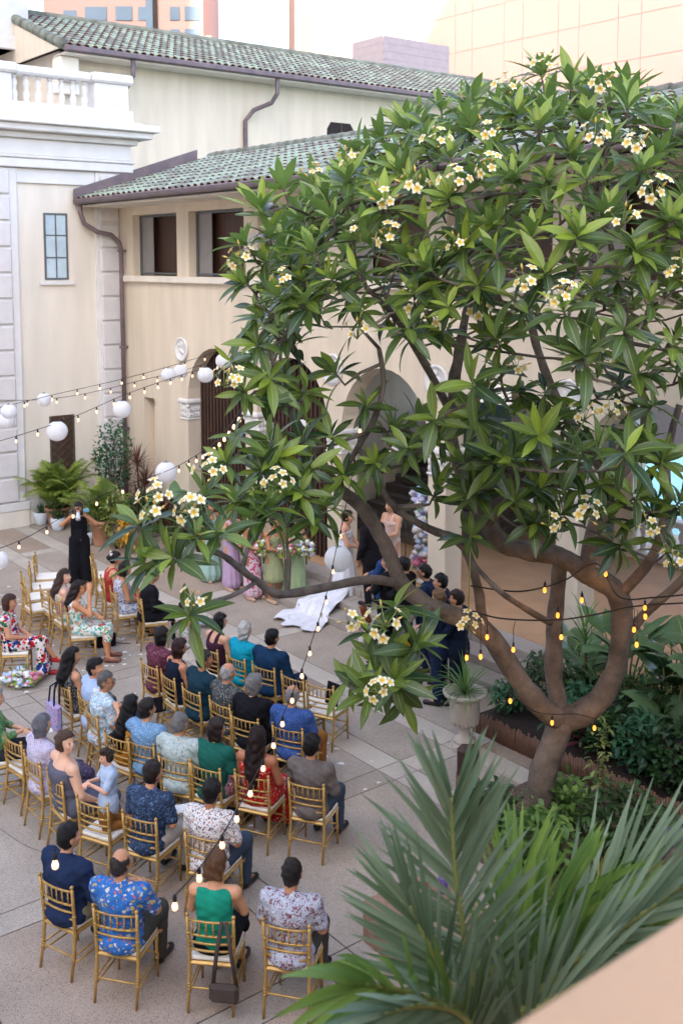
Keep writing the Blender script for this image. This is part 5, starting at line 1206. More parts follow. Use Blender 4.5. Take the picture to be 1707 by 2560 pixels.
# ================================================================ PLUMERIA TREE
m_bark = M('plumeria_bark', '#75685c', .88, .25, 5, 1.0, 34, col2='#4c433b')
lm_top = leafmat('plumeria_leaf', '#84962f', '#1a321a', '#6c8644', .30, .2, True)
random.seed(21)
TB = tuple(atz(1226, 1915, 0)); tree = thing('plumeria_tree', 'spreading plumeria tree with glossy leaves and white yellow flowers', 'tree', (TB[0], TB[1], 0))
TBV = Vector((TB[0], TB[1], 0))
LIMBS = [  # (x, y, depth, radius)
 [(1226,1915,TB[1],.19),(1240,1800,11.55,.16),(1262,1730,11.55,.15),(1290,1655,11.6,.17)],
 [(1290,1655,11.6,.15),(1240,1620,11.5,.13),(1190,1560,11.4,.12),(1110,1445,11.2,.105),(1000,1398,11.0,.095),(925,1345,10.9,.085),(885,1250,10.8,.075),(830,1165,10.6,.07),(770,1112,10.4,.055),(735,1050,10.3,.04),(700,985,10.2,.032)],
 [(925,1345,10.9,.05),(850,1330,10.3,.05),(730,1352,9.6,.042),(640,1364,9.1,.038),(590,1335,8.8,.034),(545,1300,8.5,.03),(505,1272,8.3,.026),(455,1262,8.1,.022)],
 [(590,1335,8.8,.022),(540,1365,8.4,.02),(480,1385,8.1,.018),(440,1410,7.9,.016)],
 [(1000,1398,11.0,.05),(960,1405,10.2,.035),(930,1440,9.2,.028),(900,1500,8.4,.022)],
 [(1110,1445,11.2,.06),(1095,1340,11.0,.055),(1072,1270,10.9,.05),(1040,1235,10.8,.045),(985,1215,10.6,.04),(905,1165,10.4,.034),(860,1090,10.2,.03)],
 [(1290,1655,11.6,.11),(1272,1560,11.7,.10),(1272,1450,11.7,.095),(1280,1350,11.7,.09),(1286,1280,11.6,.08)],
 [(1290,1655,11.6,.15),(1350,1630,11.5,.14),(1400,1570,11.4,.125),(1422,1480,11.3,.11),(1418,1368,11.2,.12),(1345,1316,11.2,.115),(1284,1278,11.2,.11),(1220,1266,11.1,.105),(1155,1250,11.0,.10),(1122,1205,10.9,.085),(1100,1160,10.9,.075),(1060,1090,10.9,.065),(1035,1000,10.9,.06),(1036,950,10.9,.06),(1045,860,10.9,.055),(1062,760,10.9,.05),(1080,680,10.9,.04),(1100,600,10.9,.03)],
 [(1036,950,10.9,.045),(1000,880,10.7,.042),(955,802,10.5,.036),(900,720,10.3,.03),(840,660,10.1,.024)],
 [(1418,1368,11.2,.07),(1470,1315,11.0,.06),(1510,1250,10.8,.05),(1530,1150,10.7,.045),(1530,1040,10.6,.04),(1560,930,10.6,.035)],
 [(1345,1316,11.2,.09),(1360,1230,11.2,.085),(1395,1130,11.2,.09),(1375,1060,11.2,.08),(1320,990,11.2,.06),(1270,900,11.2,.05),(1230,790,11.3,.045),(1210,680,11.4,.04),(1220,560,11.5,.03)],
 [(1395,1130,11.2,.06),(1450,1050,11.3,.055),(1480,950,11.4,.05),(1450,820,11.5,.045),(1430,690,11.5,.04),(1400,560,11.5,.03),(1370,440,11.4,.025)],
 [(1422,1480,11.3,.06),(1490,1400,11.2,.055),(1568,1330,11.0,.05),(1650,1230,10.9,.04)],
 [(770,1112,10.4,.035),(820,1030,10.1,.03),(860,960,9.9,.03),(880,880,9.8,.026),(870,800,9.7,.022)],
 [(735,1050,10.3,.03),(680,960,10.0,.026),(640,880,9.8,.022),(620,800,9.7,.02)],
 [(1122,1205,10.9,.04),(1180,1130,10.3,.035),(1230,1080,10.0,.03),(1290,1010,9.9,.028)],
 [(1072,1270,10.9,.03),(1100,1310,10.6,.025),(1150,1360,10.4,.03),(1210,1400,10.9,.035),(1262,1430,11.5,.04)],
]
NODES = []
for li, L_ in enumerate(LIMBS):
    P3 = [atY(x, y, d) for x, y, d, r in L_]; rr = [r for *_, r in L_]
    pts = []; rad = []
    for i in range(len(P3)-1):
        p0, p1, p2, p3 = P3[max(i-1,0)], P3[i], P3[i+1], P3[min(i+2,len(P3)-1)]
        for k in range(4):
            t_ = k/4; pts.append(.5*((2*p1)+(p2-p0)*t_+(2*p0-5*p1+4*p2-p3)*t_*t_+(3*p1-p0-3*p2+p3)*t_**3)); rad.append((rr[i]*(1-t_)+rr[i+1]*t_)*random.uniform(.94,1.06))
    pts.append(P3[-1]); rad.append(rr[-1])
    if li == 0: pts[0] = TBV - Vector((0,0,.1)); rad[0] = .23
    b = MB(); b.tube([p-TBV for p in pts], [q*.98 for q in rad], 12 if rr[0] > .07 else 7)
    b.v = [(x+random.gauss(0,.05)*rr[0], y+random.gauss(0,.05)*rr[0], z+random.gauss(0,.04)*rr[0]) for x, y, z in b.v]
    obj('trunk' if li == 0 else 'limb', b, m_bark, tree)
    if li > 0: NODES += [(p, r) for p, r in zip(pts, rad) if r < .075]
# rosettes: explicit sprays first (x, y, depth), then the crown shell
ROS = [(450,1230,8.0),(436,1412,7.7),(330,1290,8.0),(318,1205,8.1),(470,1130,8.4),(420,1205,8.2),(395,1280,7.9),(500,1225,8.2),(880,1520,8.2),(960,1480,8.1),(905,1395,8.3),(850,1450,8.2),(800,1560,8.0),(935,1550,8.3),(925,1605,8.2),(850,1590,7.9),(905,1560,7.9),
 (540,1000,9.2),(520,1060,9.0),(600,1080,9.2),(660,1120,9.4),(560,900,9.3),(530,830,9.4),(590,790,9.4),(690,1130,9.3),(750,1160,9.5),(660,1200,9.4),(620,1010,9.4),(700,900,9.5),(620,870,9.4),(760,1000,9.8),(840,930,9.8),(1000,1130,10.2),(1060,1060,9.8),(1130,1060,9.6),(1190,1040,9.7),(1140,990,9.9),(1240,980,9.6),(1300,1050,9.4),(1180,1150,9.5),(1330,1120,9.4),(1290,1180,9.4),(1370,1030,9.5),(1400,1190,9.5),(1460,1140,9.4),(1520,1060,9.5),(1440,1000,9.7),(1500,930,9.8),(1560,1150,9.3),(1230,1200,9.5),(860,1060,9.8),(960,960,10.2),(1190,900,9.9),(1110,900,10.1),(1340,900,9.9),(1420,880,10.0),(1560,840,10.0),(1080,1230,10.2),(1540,1260,9.6),(560,1130,8.9),(615,1165,9.0),(705,1075,9.5),(640,1050,9.3),(580,1190,8.8),(540,1150,8.8),(690,1010,9.6),(790,1090,9.9),(720,1190,9.4),(1010,1010,10.0),(1090,960,9.9),(1250,900,9.8),(1300,960,9.7),(1480,1010,9.7),(1380,1110,9.5),(1090,1130,9.9),(1240,1120,9.6),(1430,1250,9.5),(1500,1180,9.5),(940,1040,10.1),(900,980,10.0),(1340,830,9.9),(1150,850,10.0),(1500,850,10.0)]
CC = Vector((2.30, 11.2, 5.85)); CR = Vector((3.3, 2.9, 2.45))
cand = []
N_f = 760
for i in range(N_f):
    zz = 1-2*(i+.5)/N_f; a = i*2.39996; r_ = math.sqrt(1-zz*zz)
    d = Vector((r_*math.cos(a), r_*math.sin(a), zz))
    if zz < -.45: continue
    if zz < -.10 and random.random() < .68: continue
    if -.10 <= zz < .12 and d.y < .2 and random.random() < .38: continue
    if zz < .0 and d.y > .2: continue
    if zz < -.05 and d.x > .1 and random.random() < .6: continue
    if d.y > .3 and random.random() < .45: continue
    k_ = random.uniform(.86, 1.02)*(1+.05*math.sin(3*a)+.05*math.sin(5*a+2)*r_)
    p = CC + Vector((d.x*CR.x, d.y*CR.y, d.z*CR.z))*k_
    if d.x > .25 and d.z > 0: p.z -= .55*(d.x-.25)
    cand.append(p)
ROS2 = [(600,480,9.9),(565,560,9.7),(610,600,9.6),(665,520,9.8),(565,650,9.6),(640,680,9.5),(600,730,9.5),(690,600,9.6),(725,500,9.8),(650,430,10.1),(705,420,10.1),(770,380,10.2),(830,345,10.4),(765,460,9.9),(835,420,10.0),(560,770,9.5),(640,770,9.4),(705,690,9.4),(770,560,9.6),(545,590,9.8),(620,540,9.8),(680,470,10.0),(540,700,9.6),(760,640,9.4),(710,760,9.4),(900,300,10.8),(960,310,10.6)]
cand += [atY(*q) for q in ROS2]
for i in range(60):        # inner, shaded rosettes
    d = Vector((random.gauss(0,1), random.gauss(0,1), random.uniform(-.2,1))).normalized(); cand.append(CC + Vector((d.x*CR.x, d.y*CR.y, d.z*CR.z))*random.uniform(.5,.75))
allp = [(atY(*q), True) for q in ROS] + [(p, False) for p in cand]
def inframe_left(p):      # keep the crown's real left profile: nothing left of the outer foliage line
    return True
acc_ = []
for p, ex in allp:
    if ex or all((p-q).length > (.24 if p.z > 5.9 else .29) for q, _ in acc_): acc_.append((p, ex))
allp = acc_
# leaves
def leaf_variant(tint, droop, asp, seed):
    rs = random.Random(seed); b = LB(); n = 7; pts = []; d = Vector((0,1,0)); p = Vector((0,0,0)); pts.append(p.copy())
    for i in range(n): d = (d+Vector((rs.uniform(-.02,.02),0,-droop/n))).normalized(); p = p+d/n; pts.append(p.copy())
    b.strip(pts, [asp*q for q in (.06,.45,.82,1,.97,.78,.42,.015)], Vector((1,0,0)), tint, .28); return b
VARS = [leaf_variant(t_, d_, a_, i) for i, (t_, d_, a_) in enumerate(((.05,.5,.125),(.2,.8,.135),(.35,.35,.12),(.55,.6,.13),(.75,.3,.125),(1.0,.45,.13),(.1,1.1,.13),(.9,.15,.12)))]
VMESH = [v.mesh('leaf', lm_top) for v in VARS]
leaves = []; tw = MB(); tips = []
order = sorted(allp, key=lambda q: min((q[0]-n_[0]).length for n_ in NODES))
for p, ex in order:
    best = min(NODES, key=lambda n_: (n_[0]-p).length + (.6 if n_[0].z > p.z+.1 else 0))
    n0, r0 = best; v = p-n0; L_ = v.length
    axis = ((p-CC).normalized()*.55+Vector((random.gauss(0,.22),random.gauss(0,.22),.75))).normalized() if not ex else (v.normalized()*.5+Vector((random.uniform(-.3,.3), -.25, .62))).normalized()
    if p.z < 3.2: axis = (v.normalized()*.5+Vector((random.uniform(-.4,.4), -.45, .2))).normalized()
    mid = n0.lerp(p, .5) + Vector((random.uniform(-.12,.12), random.uniform(-.12,.12), -.10))*min(1, L_)
    e = p - axis*.02; mid2 = p - axis*min(.2, L_*.35)
    r_ = min(r0*.8, .028); pts = [n0, mid, mid2, e]; tw.tube([q-TBV for q in pts], [r_, max(.014, r_*.8), .013, .010], 6)
    NODES += [(mid, .02), (mid2, .016)]
    n = random.randint(9, 17) if p.z > 3.0 else random.randint(9, 12)
    u = axis.orthogonal().normalized(); w_ = axis.cross(u); ph = random.uniform(0, 6); size = random.uniform(.31, .44); lo_ = random.uniform(-38, 14) if p.z < 6.4 else random.uniform(-12, 28); hi_ = random.uniform(52, 84) if p.z < 6.4 else random.uniform(64, 86)
    for i in range(n):
        a = ph+i*2.399+random.uniform(-.15,.15); t_ = i/n; th = R(lo_+(hi_-lo_)*t_)+random.uniform(-.2,.2)
        rad_ = u*math.cos(a)+w_*math.sin(a); d = (rad_*math.cos(th)+axis*math.sin(th)).normalized(); nz_ = (axis*math.cos(th)-rad_*math.sin(th)).normalized(); x_ = d.cross(nz_)
        L2 = size*random.uniform(.62,1.1)*(1-.35*max(0, t_-.6)/.4)
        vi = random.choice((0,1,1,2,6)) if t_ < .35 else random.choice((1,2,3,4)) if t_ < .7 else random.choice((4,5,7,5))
        if p.z > 6.7 and random.random() < .3: vi = random.choice((4,5,7))  # brighter tints high in the crown paint in the light on top
        if p.z < 6.1 and vi in (4,5,7) and random.random() < .85: vi = random.choice((0,1,2,3))  # darker tints lower down paint in the shade inside the crown
        mt = Matrix((x_, d, nz_)).transposed().to_4x4(); mt = Matrix.Translation(p-axis*random.uniform(.0,.12)*(1-t_)-TBV) @ mt @ Matrix.Rotation(random.uniform(-.45,.45), 4, 'Y') @ Matrix.Scale(L2, 4)
        leaves.append((mt, vi, ((p+d*.2)-Vector((0,0,H))).length + (0 if ex else .4)))
    tips.append((p, axis, ex))
obj('twigs', tw, m_bark, tree)['kind'] = 'stuff'
leaves.sort(key=lambda l: l[2])
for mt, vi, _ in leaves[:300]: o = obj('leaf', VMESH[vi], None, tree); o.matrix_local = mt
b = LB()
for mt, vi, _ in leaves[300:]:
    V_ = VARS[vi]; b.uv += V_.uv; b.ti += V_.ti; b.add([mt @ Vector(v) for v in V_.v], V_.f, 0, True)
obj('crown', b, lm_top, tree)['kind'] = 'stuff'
# a few yellowed leaves
for x, y, d in ((930,1465,8.2),):
    b = LB(); p = atY(x, y, d)-TBV; b.strip(arch_pts(p, (.05,.0,-1), .30, .1, 5), [.005,.04,.045,.04,.02,.002], Vector((1,.2,0)).normalized(), .8, .2); obj('leaf', b, lm_yel, tree)
# flowers
m_pet, N2, L2_, P2 = nodes('plumeria_petal'); at_ = N2.new('ShaderNodeAttribute'); at_.attribute_name = 'tint'; rp = N2.new('ShaderNodeValToRGB')
rp.color_ramp.elements[0].color = lin('#e0b83c'); rp.color_ramp.elements[1].color = lin('#efe7c8'); rp.color_ramp.elements[0].position = .22; rp.color_ramp.elements[1].position = .85
L2_.new(at_.outputs['Fac'], rp.inputs[0]); L2_.new(rp.outputs[0], P2.inputs['Base Color']); P2.inputs['Roughness'].default_value = .55
tr2 = N2.new('ShaderNodeBsdfTranslucent'); L2_.new(rp.outputs[0], tr2.inputs[0]); ms2 = N2.new('ShaderNodeMixShader'); ms2.inputs[0].default_value = .25; L2_.new(P2.outputs[0], ms2.inputs[1]); L2_.new(tr2.outputs[0], ms2.inputs[2]); L2_.new(ms2.outputs[0], N2['Material Output'].inputs['Surface'])
m_fst = M('flower_stalk', '#7d8a4a', .6, .2, 12)
def flower_cluster(seed):
    rs = random.Random(seed); b = LB(); n = rs.randint(6, 10)
    for i in range(n):
        a = i*2.4; e = rs.uniform(.45, 1.4); d = Vector((math.cos(a)*math.cos(e), math.sin(a)*math.cos(e), math.sin(e))); c = d*rs.uniform(.07, .17)
        b.ptube([(0,0,-.02), d*.05, c], [.005,.004,.003], 5, 1, .3)
        if rs.random() < .35:
            b.ptube([c, c+d*.03, c+d*.06], [.004,.010,.002], 6, 0, .35); continue
        x_ = d.orthogonal().normalized(); y_ = d.cross(x_); s_ = rs.uniform(.034, .044)
        for k in range(5):
            an = k*2*math.pi/5+rs.uniform(-.1,.1); r_ = x_*math.cos(an)+y_*math.sin(an); sd = x_*-math.sin(an)+y_*math.cos(an)
            o0 = len(b.v); P_l = [c, c+r_*s_*.4+d*.014, c+r_*s_*.8+d*.018, c+r_*s_*1.2+d*.012]
            b.strip(P_l, [.004, s_*.34, s_*.42, s_*.06], sd, 0, .1)
            for q, tv in zip(range(4), (0,.35,.85,1.0)):
                for z in range(3): b.ti[len(b.ti)-12+q*3+z] = tv
    return b.mesh('flower_cluster', [m_pet, m_fst])
FC = [flower_cluster(s) for s in range(6)]
FX = [(490,1092,8.3),(440,1180,8.0),(350,1190,8.0),(450,1385,0),(365,1150,8.0),(515,885,9.0),(545,880,9.1),(885,465,0),(720,415,0),(800,385,0),(1250,165,0),(1380,200,0),(1165,215,0),(1045,575,0),(1425,520,0),(930,705,9.4),(820,775,9.2),(1010,740,9.6),(895,555,0),(825,550,0),(1050,430,0),(1125,395,0),(1260,1205,9.1),(1345,1190,9.1),(1490,1215,9.0),(1400,955,9.2),(1340,965,9.3),(1545,1300,9.1),(885,1440,8.0),(870,1590,7.7),(1075,1440,10.4),(1455,340,0),(1365,325,0),(1120,310,0),(1005,340,0),(1500,450,0),(660,655,0),(560,600,0),(1100,715,9.7),(1205,660,0),(1185,845,9.6),(1400,825,9.6),(640,1120,9.0),(800,1430,8.2),(960,440,0),(1550,640,0),(1290,690,0)]
for x, y, d in FX:
    if d == 0:      # nearest rosette tip seen at this place carries the cluster
        r_ = Vector(ray(x, y)).normalized(); cnd = [(t_, (t_[0]-EYE_V).cross(r_).length) for EYE_V in [Vector((0,0,H))] for t_ in tips]
        cnd = [c for c in cnd if c[1] < .45]
        if not cnd: continue
        tp = min(cnd, key=lambda c: c[0][0].length + 2*c[1])[0]; e_ = Vector((0,0,H)); p = e_ + r_*((tp[0]-e_).dot(r_)-.1); ax_ = tp[1]
        base = tp[0]
    else:
        p = atY(x, y, d); ax_ = Vector((random.uniform(-.3,.3), -.5, .8)).normalized(); base = min(tips, key=lambda t_: (t_[0]-p).length)[0]
    b = MB(); b.tube([base-TBV, base.lerp(p, .5)+Vector((0,0,.03))-TBV, p-ax_*.02-TBV], [.009,.007,.006], 5); obj('flower_stalk', b, m_fst, tree)
    o = obj('flower_cluster', random.choice(FC), None, tree); o.matrix_local = Matrix.Translation(p-TBV) @ (ax_+Vector((0,-.35,0))).to_track_quat('Z', 'Y').to_matrix().to_4x4() @ Matrix.Scale(random.uniform(.85, 1.12), 4)
# ================================================================ STRING LIGHTS, LANTERNS, SMALL THINGS
m_wire = M('black_cable', '#1d1a19', .6, 0); m_bulb = glow('warm_bulb', '#ffc79a', .22); m_bulb2 = glow('amber_bulb', '#ff9c3a', .2)
m_lant, N3, L3, P3_ = nodes('paper_lantern'); P3_.inputs['Base Color'].default_value = (.88,.87,.86,1); P3_.inputs['Roughness'].default_value = .8
tr3 = N3.new('ShaderNodeBsdfTranslucent'); tr3.inputs[0].default_value = (.92,.90,.88,1); ms3 = N3.new('ShaderNodeMixShader'); ms3.inputs[0].default_value = .45; L3.new(P3_.outputs[0], ms3.inputs[1]); L3.new(tr3.outputs[0], ms3.inputs[2]); L3.new(ms3.outputs[0], N3['Material Output'].inputs['Surface'])
bb = MB(); bb.lathe([(.004,0),(.014,-.01),(.022,-.035),(.019,-.055),(.004,-.066)], 10); BULB = bb.mesh('bulb', m_bulb); BULB2 = bb.mesh('bulb', m_bulb2)
sb = MB(); sb.lathe([(.006,.045),(.013,.04),(.015,.0),(.013,-.005)], 8); SOCK = sb.mesh('socket', m_wire)
def catm(P, n=8):
    out = []
    for i in range(len(P)-1):
        p0, p1, p2, p3 = P[max(i-1,0)], P[i], P[i+1], P[min(i+2,len(P)-1)]
        for k in range(n):
            t_ = k/n; out.append(.5*((2*p1)+(p2-p0)*t_+(2*p0-5*p1+4*p2-p3)*t_*t_+(3*p1-p0-3*p2+p3)*t_**3))
    return out+[P[-1]]
def strand(label, pts, step=.42, drop=.05, scale=1., bulb=None, r=.006, extra=()):
    P = catm([atY(*q) for q in pts], 10); t = thing('string_lights', label, 'string lights', P[0]); o0 = P[0]
    b = MB(); b.tube([p-o0 for p in P], r, 5); obj('cable', b, m_wire, t)
    acc = step*.5
    for i in range(len(P)-1):
        seg = (P[i+1]-P[i]).length
        while acc < seg:
            p = P[i].lerp(P[i+1], acc/seg)-o0; acc += step
            s = obj('socket', SOCK, None, t); s.location = p-Vector((0,0,drop)); s.scale = (scale,)*3
            q = obj('bulb', bulb or BULB, None, s); q.location = (0,0,-.004)
        acc -= seg
    for (x, y, d) in extra:
        p = atY(x, y, d)-o0; s = obj('socket', SOCK, None, t); s.location = p; q = obj('bulb', bulb or BULB, None, s); q.location = (0,0,-.004); s.scale = (scale,)*3
        
        if bulb is BULB2:          # the lit amber bulb's own light
            pl = bpy.data.lights.new('bulb_light', 'POINT'); pl.energy = .12; pl.color = (1, .5, .15); pl.shadow_soft_size = .03
            po = bpy.data.objects.new('bulb_light', pl); COL.objects.link(po); po.parent = s; po.location = (0, 0, -.09)
        near = min(P, key=lambda c: (c-o0-p).length)-o0; b = MB(); b.tube([near, Vector((p.x, p.y, max(near.z, p.z+.06))), p+Vector((0,0,.04))], .004, 4); obj('cable', b, m_wire, t)
    return t
strand('string lights crossing the courtyard with the pale lanterns nearest the quoins', [(-40,1025,17.5),(150,965,18.5),(290,905,19.5),(420,860,21),(500,835,22.5),(600,770,25.2)], .40)
strand('upper string lights running above the lanterns to the arcade', [(-40,945,21),(130,905,21.5),(270,873,22.5),(400,838,23.5),(520,798,24.5),(600,750,25.5)], .55)
strand('faint string lights sagging just under the upper line', [(-40,918,22),(90,918,22.2),(200,903,22.6),(330,872,23.5),(450,842,24.5),(600,790,25.5)], .6)
strand('low string lights sweeping from the corner to the plumeria branches', [(-60,1280,14),(60,1235,15),(170,1172,16),(270,1122,17),(380,1083,17.5),(440,1052,16.5),(500,1010,14),(560,930,11)], .62)
strand('string lights hanging from the tree towards the balcony over the guests', [(832,935,10.2),(815,1050,10.4),(790,1180,10.6),(772,1260,10.5),(748,1370,10.0),(718,1465,9.4),(690,1545,8.8),(655,1630,8.2),(612,1730,7.4),(560,1830,6.7),(500,1935,6.0),(440,2015,5.6),(398,2060,5.3)], .40, .03, .8, r=.0045)
q = strand('single bulb cable dipping towards the navy jacket', [(-30,1880,5.2),(60,1942,5.2),(127,1960,5.2)], 5, .0, .85, extra=[(127,1972,5.2)], r=.0012)
strand('amber string lights wound through the plumeria limbs', [(1075,1400,10.9),(1150,1420,11.0),(1270,1424,10.8),(1360,1412,10.7),(1460,1392,10.6),(1620,1382,10.4)], 9, .1, .92, BULB2, r=.009, extra=[(1335,1370,10.7),(1280,1405,10.6),(1288,1455,10.6),(1178,1484,10.7),(1071,1502,10.4),(1103,1500,10.6),(1118,1455,10.7),(1455,1438,10.5),(1481,1408,10.5),(1461,1472,10.5)])
strand('second amber string over the limbs beside the loggia', [(1080,1345,10.9),(1180,1358,10.8),(1250,1348,10.7),(1300,1330,10.7),(1370,1295,11.1),(1420,1370,10.8),(1500,1372,10.6),(1620,1360,10.4)], 9, .1, .92, BULB2, r=.009, extra=[(1250,1347,10.6),(1480,1388,10.5),(1390,1310,10.9)])
strand('amber bulbs around the tree fork', [(1150,1560,10.9),(1171,1585,10.9),(1220,1630,10.9),(1267,1640,11.1),(1320,1640,11.1),(1364,1650,11.1)], 9, .1, .92, BULB2, r=.006, extra=[(1171,1602,10.9),(1267,1652,11.1),(1364,1664,11.1)])
def lantern(x, y, dia_px, lab, D=.36):
    if dia_px < 39: D = .30
    Y = 2673/K*D/dia_px; p = atY(x, y, Y); t = thing('paper_lantern', lab, 'lantern', p); r_ = D/2; prof = []
    n = 33
    for i in range(n+1):
        th = math.pi*(.09+.82*i/n); prof.append(((math.sin(th)+(.014 if i % 3 == 0 else 0))*r_, -math.cos(th)*r_*.97))
    b = MB(); b.lathe(prof, 28); b.f = b.f[:-2]; b.m = b.m[:-2]; b.sm = b.sm[:-2]; obj('shade', b, m_lant, t)
    b = MB(); b.tube([(0,0,r_*.93),(0,0,r_*1.12)], .006, 5); b.tube([(r_*.27*math.cos(a), r_*.27*math.sin(a), r_*.94) for a in [i*math.pi/6 for i in range(13)]], .003, 4); obj('wire_ring', b, m_wire, t)
for x, y, d, lab in ((382,1084,50,'white paper lantern on the low string by the cordyline'), (281,940,42,'white paper lantern in front of the copper downspout'), (132,990,48,'white paper lantern over the grilled door'), (415,853,34,'right one of two touching paper lanterns by the medallion'), (387,861,34,'left one of two touching paper lanterns by the medallion'), (472,861,37,'paper lantern before the first dark arch'),
    (513,829,36,'paper lantern half hidden by leaves at the first arch'), (102,918,33,'small paper lantern beside the left quoins'), (21,945,36,'upper of two paper lanterns on the left quoins'), (15,966,40,'lower of two paper lanterns on the left quoins'), (776,1283,64,'large glowing paper lantern in front of the bride'), (-2,1287,46,'paper lantern cut by the edge above the empty chairs'), (762,868,38,'paper lantern behind the plumeria twigs'), (690,980,36,'paper lantern in the second dark arch'), (905,1040,36,'paper lantern before the inner staircase')):
    lantern(x, y, d, lab)
gl = bpy.data.lights.new('lantern_glow', 'POINT')
bpy.data.lights.remove(gl)
# loudspeaker
p = atz(500, 1185, .0); sp = thing('loudspeaker', 'black loudspeaker on a pole before the first dark arch', 'loudspeaker', (p.x, p.y, .004), R(-30))
b = MB(); b.bbox(-.21,.21,-.18,.18,1.42,2.08, b=.035); obj('cabinet', b, M('speaker_black', '#1d1d20', .55, .1, 20), sp)
b = MB(); b.bbox(-.19,.19,-.195,-.181,1.46,2.04, b=.006); obj('grille', b, M('grille_black', '#141416', .7, .2, 200, .4, 300), sp)
b = MB(); b.tube([(0,0,.75),(0,0,1.42)], .018, 8); b.tube([(0,0,.1),(0,0,.8)], .024, 8); obj('pole', b, m_wire, sp)
for k in range(3): a = k*2.094; b = MB(); b.tube([(0,0,.62),(math.cos(a)*.45, math.sin(a)*.45, .015)], .012, 6); obj('leg', b, m_wire, sp)
# dark draped equipment case beside the pier
p = atz(548, 1245, .0); b = MB(); b.bbox(-.35,.35,-.25,.25,0,1.15, b=.03); tag(obj('equipment_cabinet', b, M('case_black', '#17171b', .6, .1, 9), None, Matrix.Translation((p.x, p.y, .004)) @ Matrix.Rotation(BROT, 4, 'Z')), 'black equipment cabinet standing at the first pier', 'cabinet')
# flowers: bouquets, pillar arrangements, floor arrangements
def bloom_mass(t, n, c, r, mats, leaf_n=40, size=.05, shape='ell', up=1.):
    for mi, mt in enumerate(mats):
        b = MB()
        for i in range(n//len(mats)):
            while True:
                q = Vector((random.uniform(-1,1), random.uniform(-1,1), random.uniform(-1,1)))
                if .5 < q.length < 1: break
            q = Vector((q.x*r[0], q.y*r[1], q.z*r[2]))+Vector(c); s = size*random.uniform(.6,1.15)
            b.ell(q, (s, s, s*.8), 8, 5, 0, .18)
        obj('blooms', b, mt, t)
    if leaf_n:
        b = LB()
        for i in range(leaf_n):
            d = Vector((random.gauss(0,1), random.gauss(0,1), random.gauss(.2,1))).normalized(); q = Vector(c)+Vector((d.x*r[0], d.y*r[1], d.z*r[2]))*.8; b.strip(arch_pts(q, d, size*2.4, .5, 3), [.006,size*.4,size*.3,.001], side_of(d), random.random(), .2)
        obj('greenery', b, lm_grass, t)
fl = lambda n, c: M('petal_'+n, c, .75, .12, 40, .3, 90)
pk, wh, bl, gr_, pc, lv = fl('pink', '#d67a92'), fl('white', '#dcd8d2'), fl('blue', '#a9bfe0'), fl('lime', '#9ab04a'), fl('peach', '#d89a86'), fl('lavender', '#c3c0dc')
for (p, lab), ms in zip(BOUQ, ((wh, gr_), (wh, pc), (wh, gr_, pc), (pk, wh, gr_), (wh, lv, gr_))):
    t = thing('bouquet', 'round bouquet held by the ' + lab, 'bouquet', p); bloom_mass(t, 60, (0,0,0), (.19,.17,.15), ms, 46, .042); b = MB(); b.tube([(0,0,-.1),(0,0,-.30)], [.03,.02], 7); obj('stems', b, m_stem, t)
for (x, y, lab) in ((1062, 1455, 'tall hydrangea flower pillar right of the couple'), (838, 1380, 'tall hydrangea flower pillar behind the bride')):
    p = atz(x/K, y/K, .45); t = thing('flower_pillar', lab, 'flower arrangement', (p.x, p.y, .452)); b = MB(); b.lathe([(.16,0),(.16,.04),(.03,.05),(.03,1.2),(.02,1.6)], 12); obj('stand', b, m_white, t)
    for i, zc in enumerate((.45,.75,1.05,1.35,1.62)): bloom_mass(t, 54, (random.uniform(-.06,.06), random.uniform(-.06,.06), zc), (.22,.22,.22), (lv, wh, bl) if i else (pk, wh, lv), 8, .075)
p = atz(50, 1575, 0); t = thing('floor_arrangement', 'oval pastel flower arrangement on the paving beside the bold red dress', 'flower arrangement', (p.x, p.y, .004)); bloom_mass(t, 130, (0,0,.13), (.30,.2,.13), (wh, pk, gr_, bl, wh), 40, .05)
for x, y, lab in ((128*3.7,1440,'small bouquet on the floor beside the black suit man'),(410,1635,'small bouquet beneath the navy sleeveless woman chair'),(258,1640,'blue and white bouquet tucked beside the plain blue shirt')):
    p = atz(x, y, 0); t = thing('small_bouquet', lab, 'bouquet', (p.x, p.y, .004)); bloom_mass(t, 40, (0,0,.09), (.13,.11,.08), (wh, pk, bl), 18, .035)
# petals scattered in the aisle
random.seed(5); b = MB()
for i in range(260):
    t_ = random.random(); p = bf(4.5+11*t_, -3.9-1.9*random.random()-1.2*random.random()**3, .009+random.random()*.004); s = random.uniform(.02,.05); a = random.uniform(0,6)
    b.add([(p.x+s*math.cos(a+k)*(1+.3*math.sin(k*3)), p.y+s*.8*math.sin(a+k), p.z+.006*math.sin(k*2)) for k in (0,1.2,2.5,3.8,5.1)], [(0,1,2,3,4)])
o = obj('petals', b, wh); tag(o, 'white flower petals scattered over the aisle paving', 'petals'); o['kind'] = 'stuff'
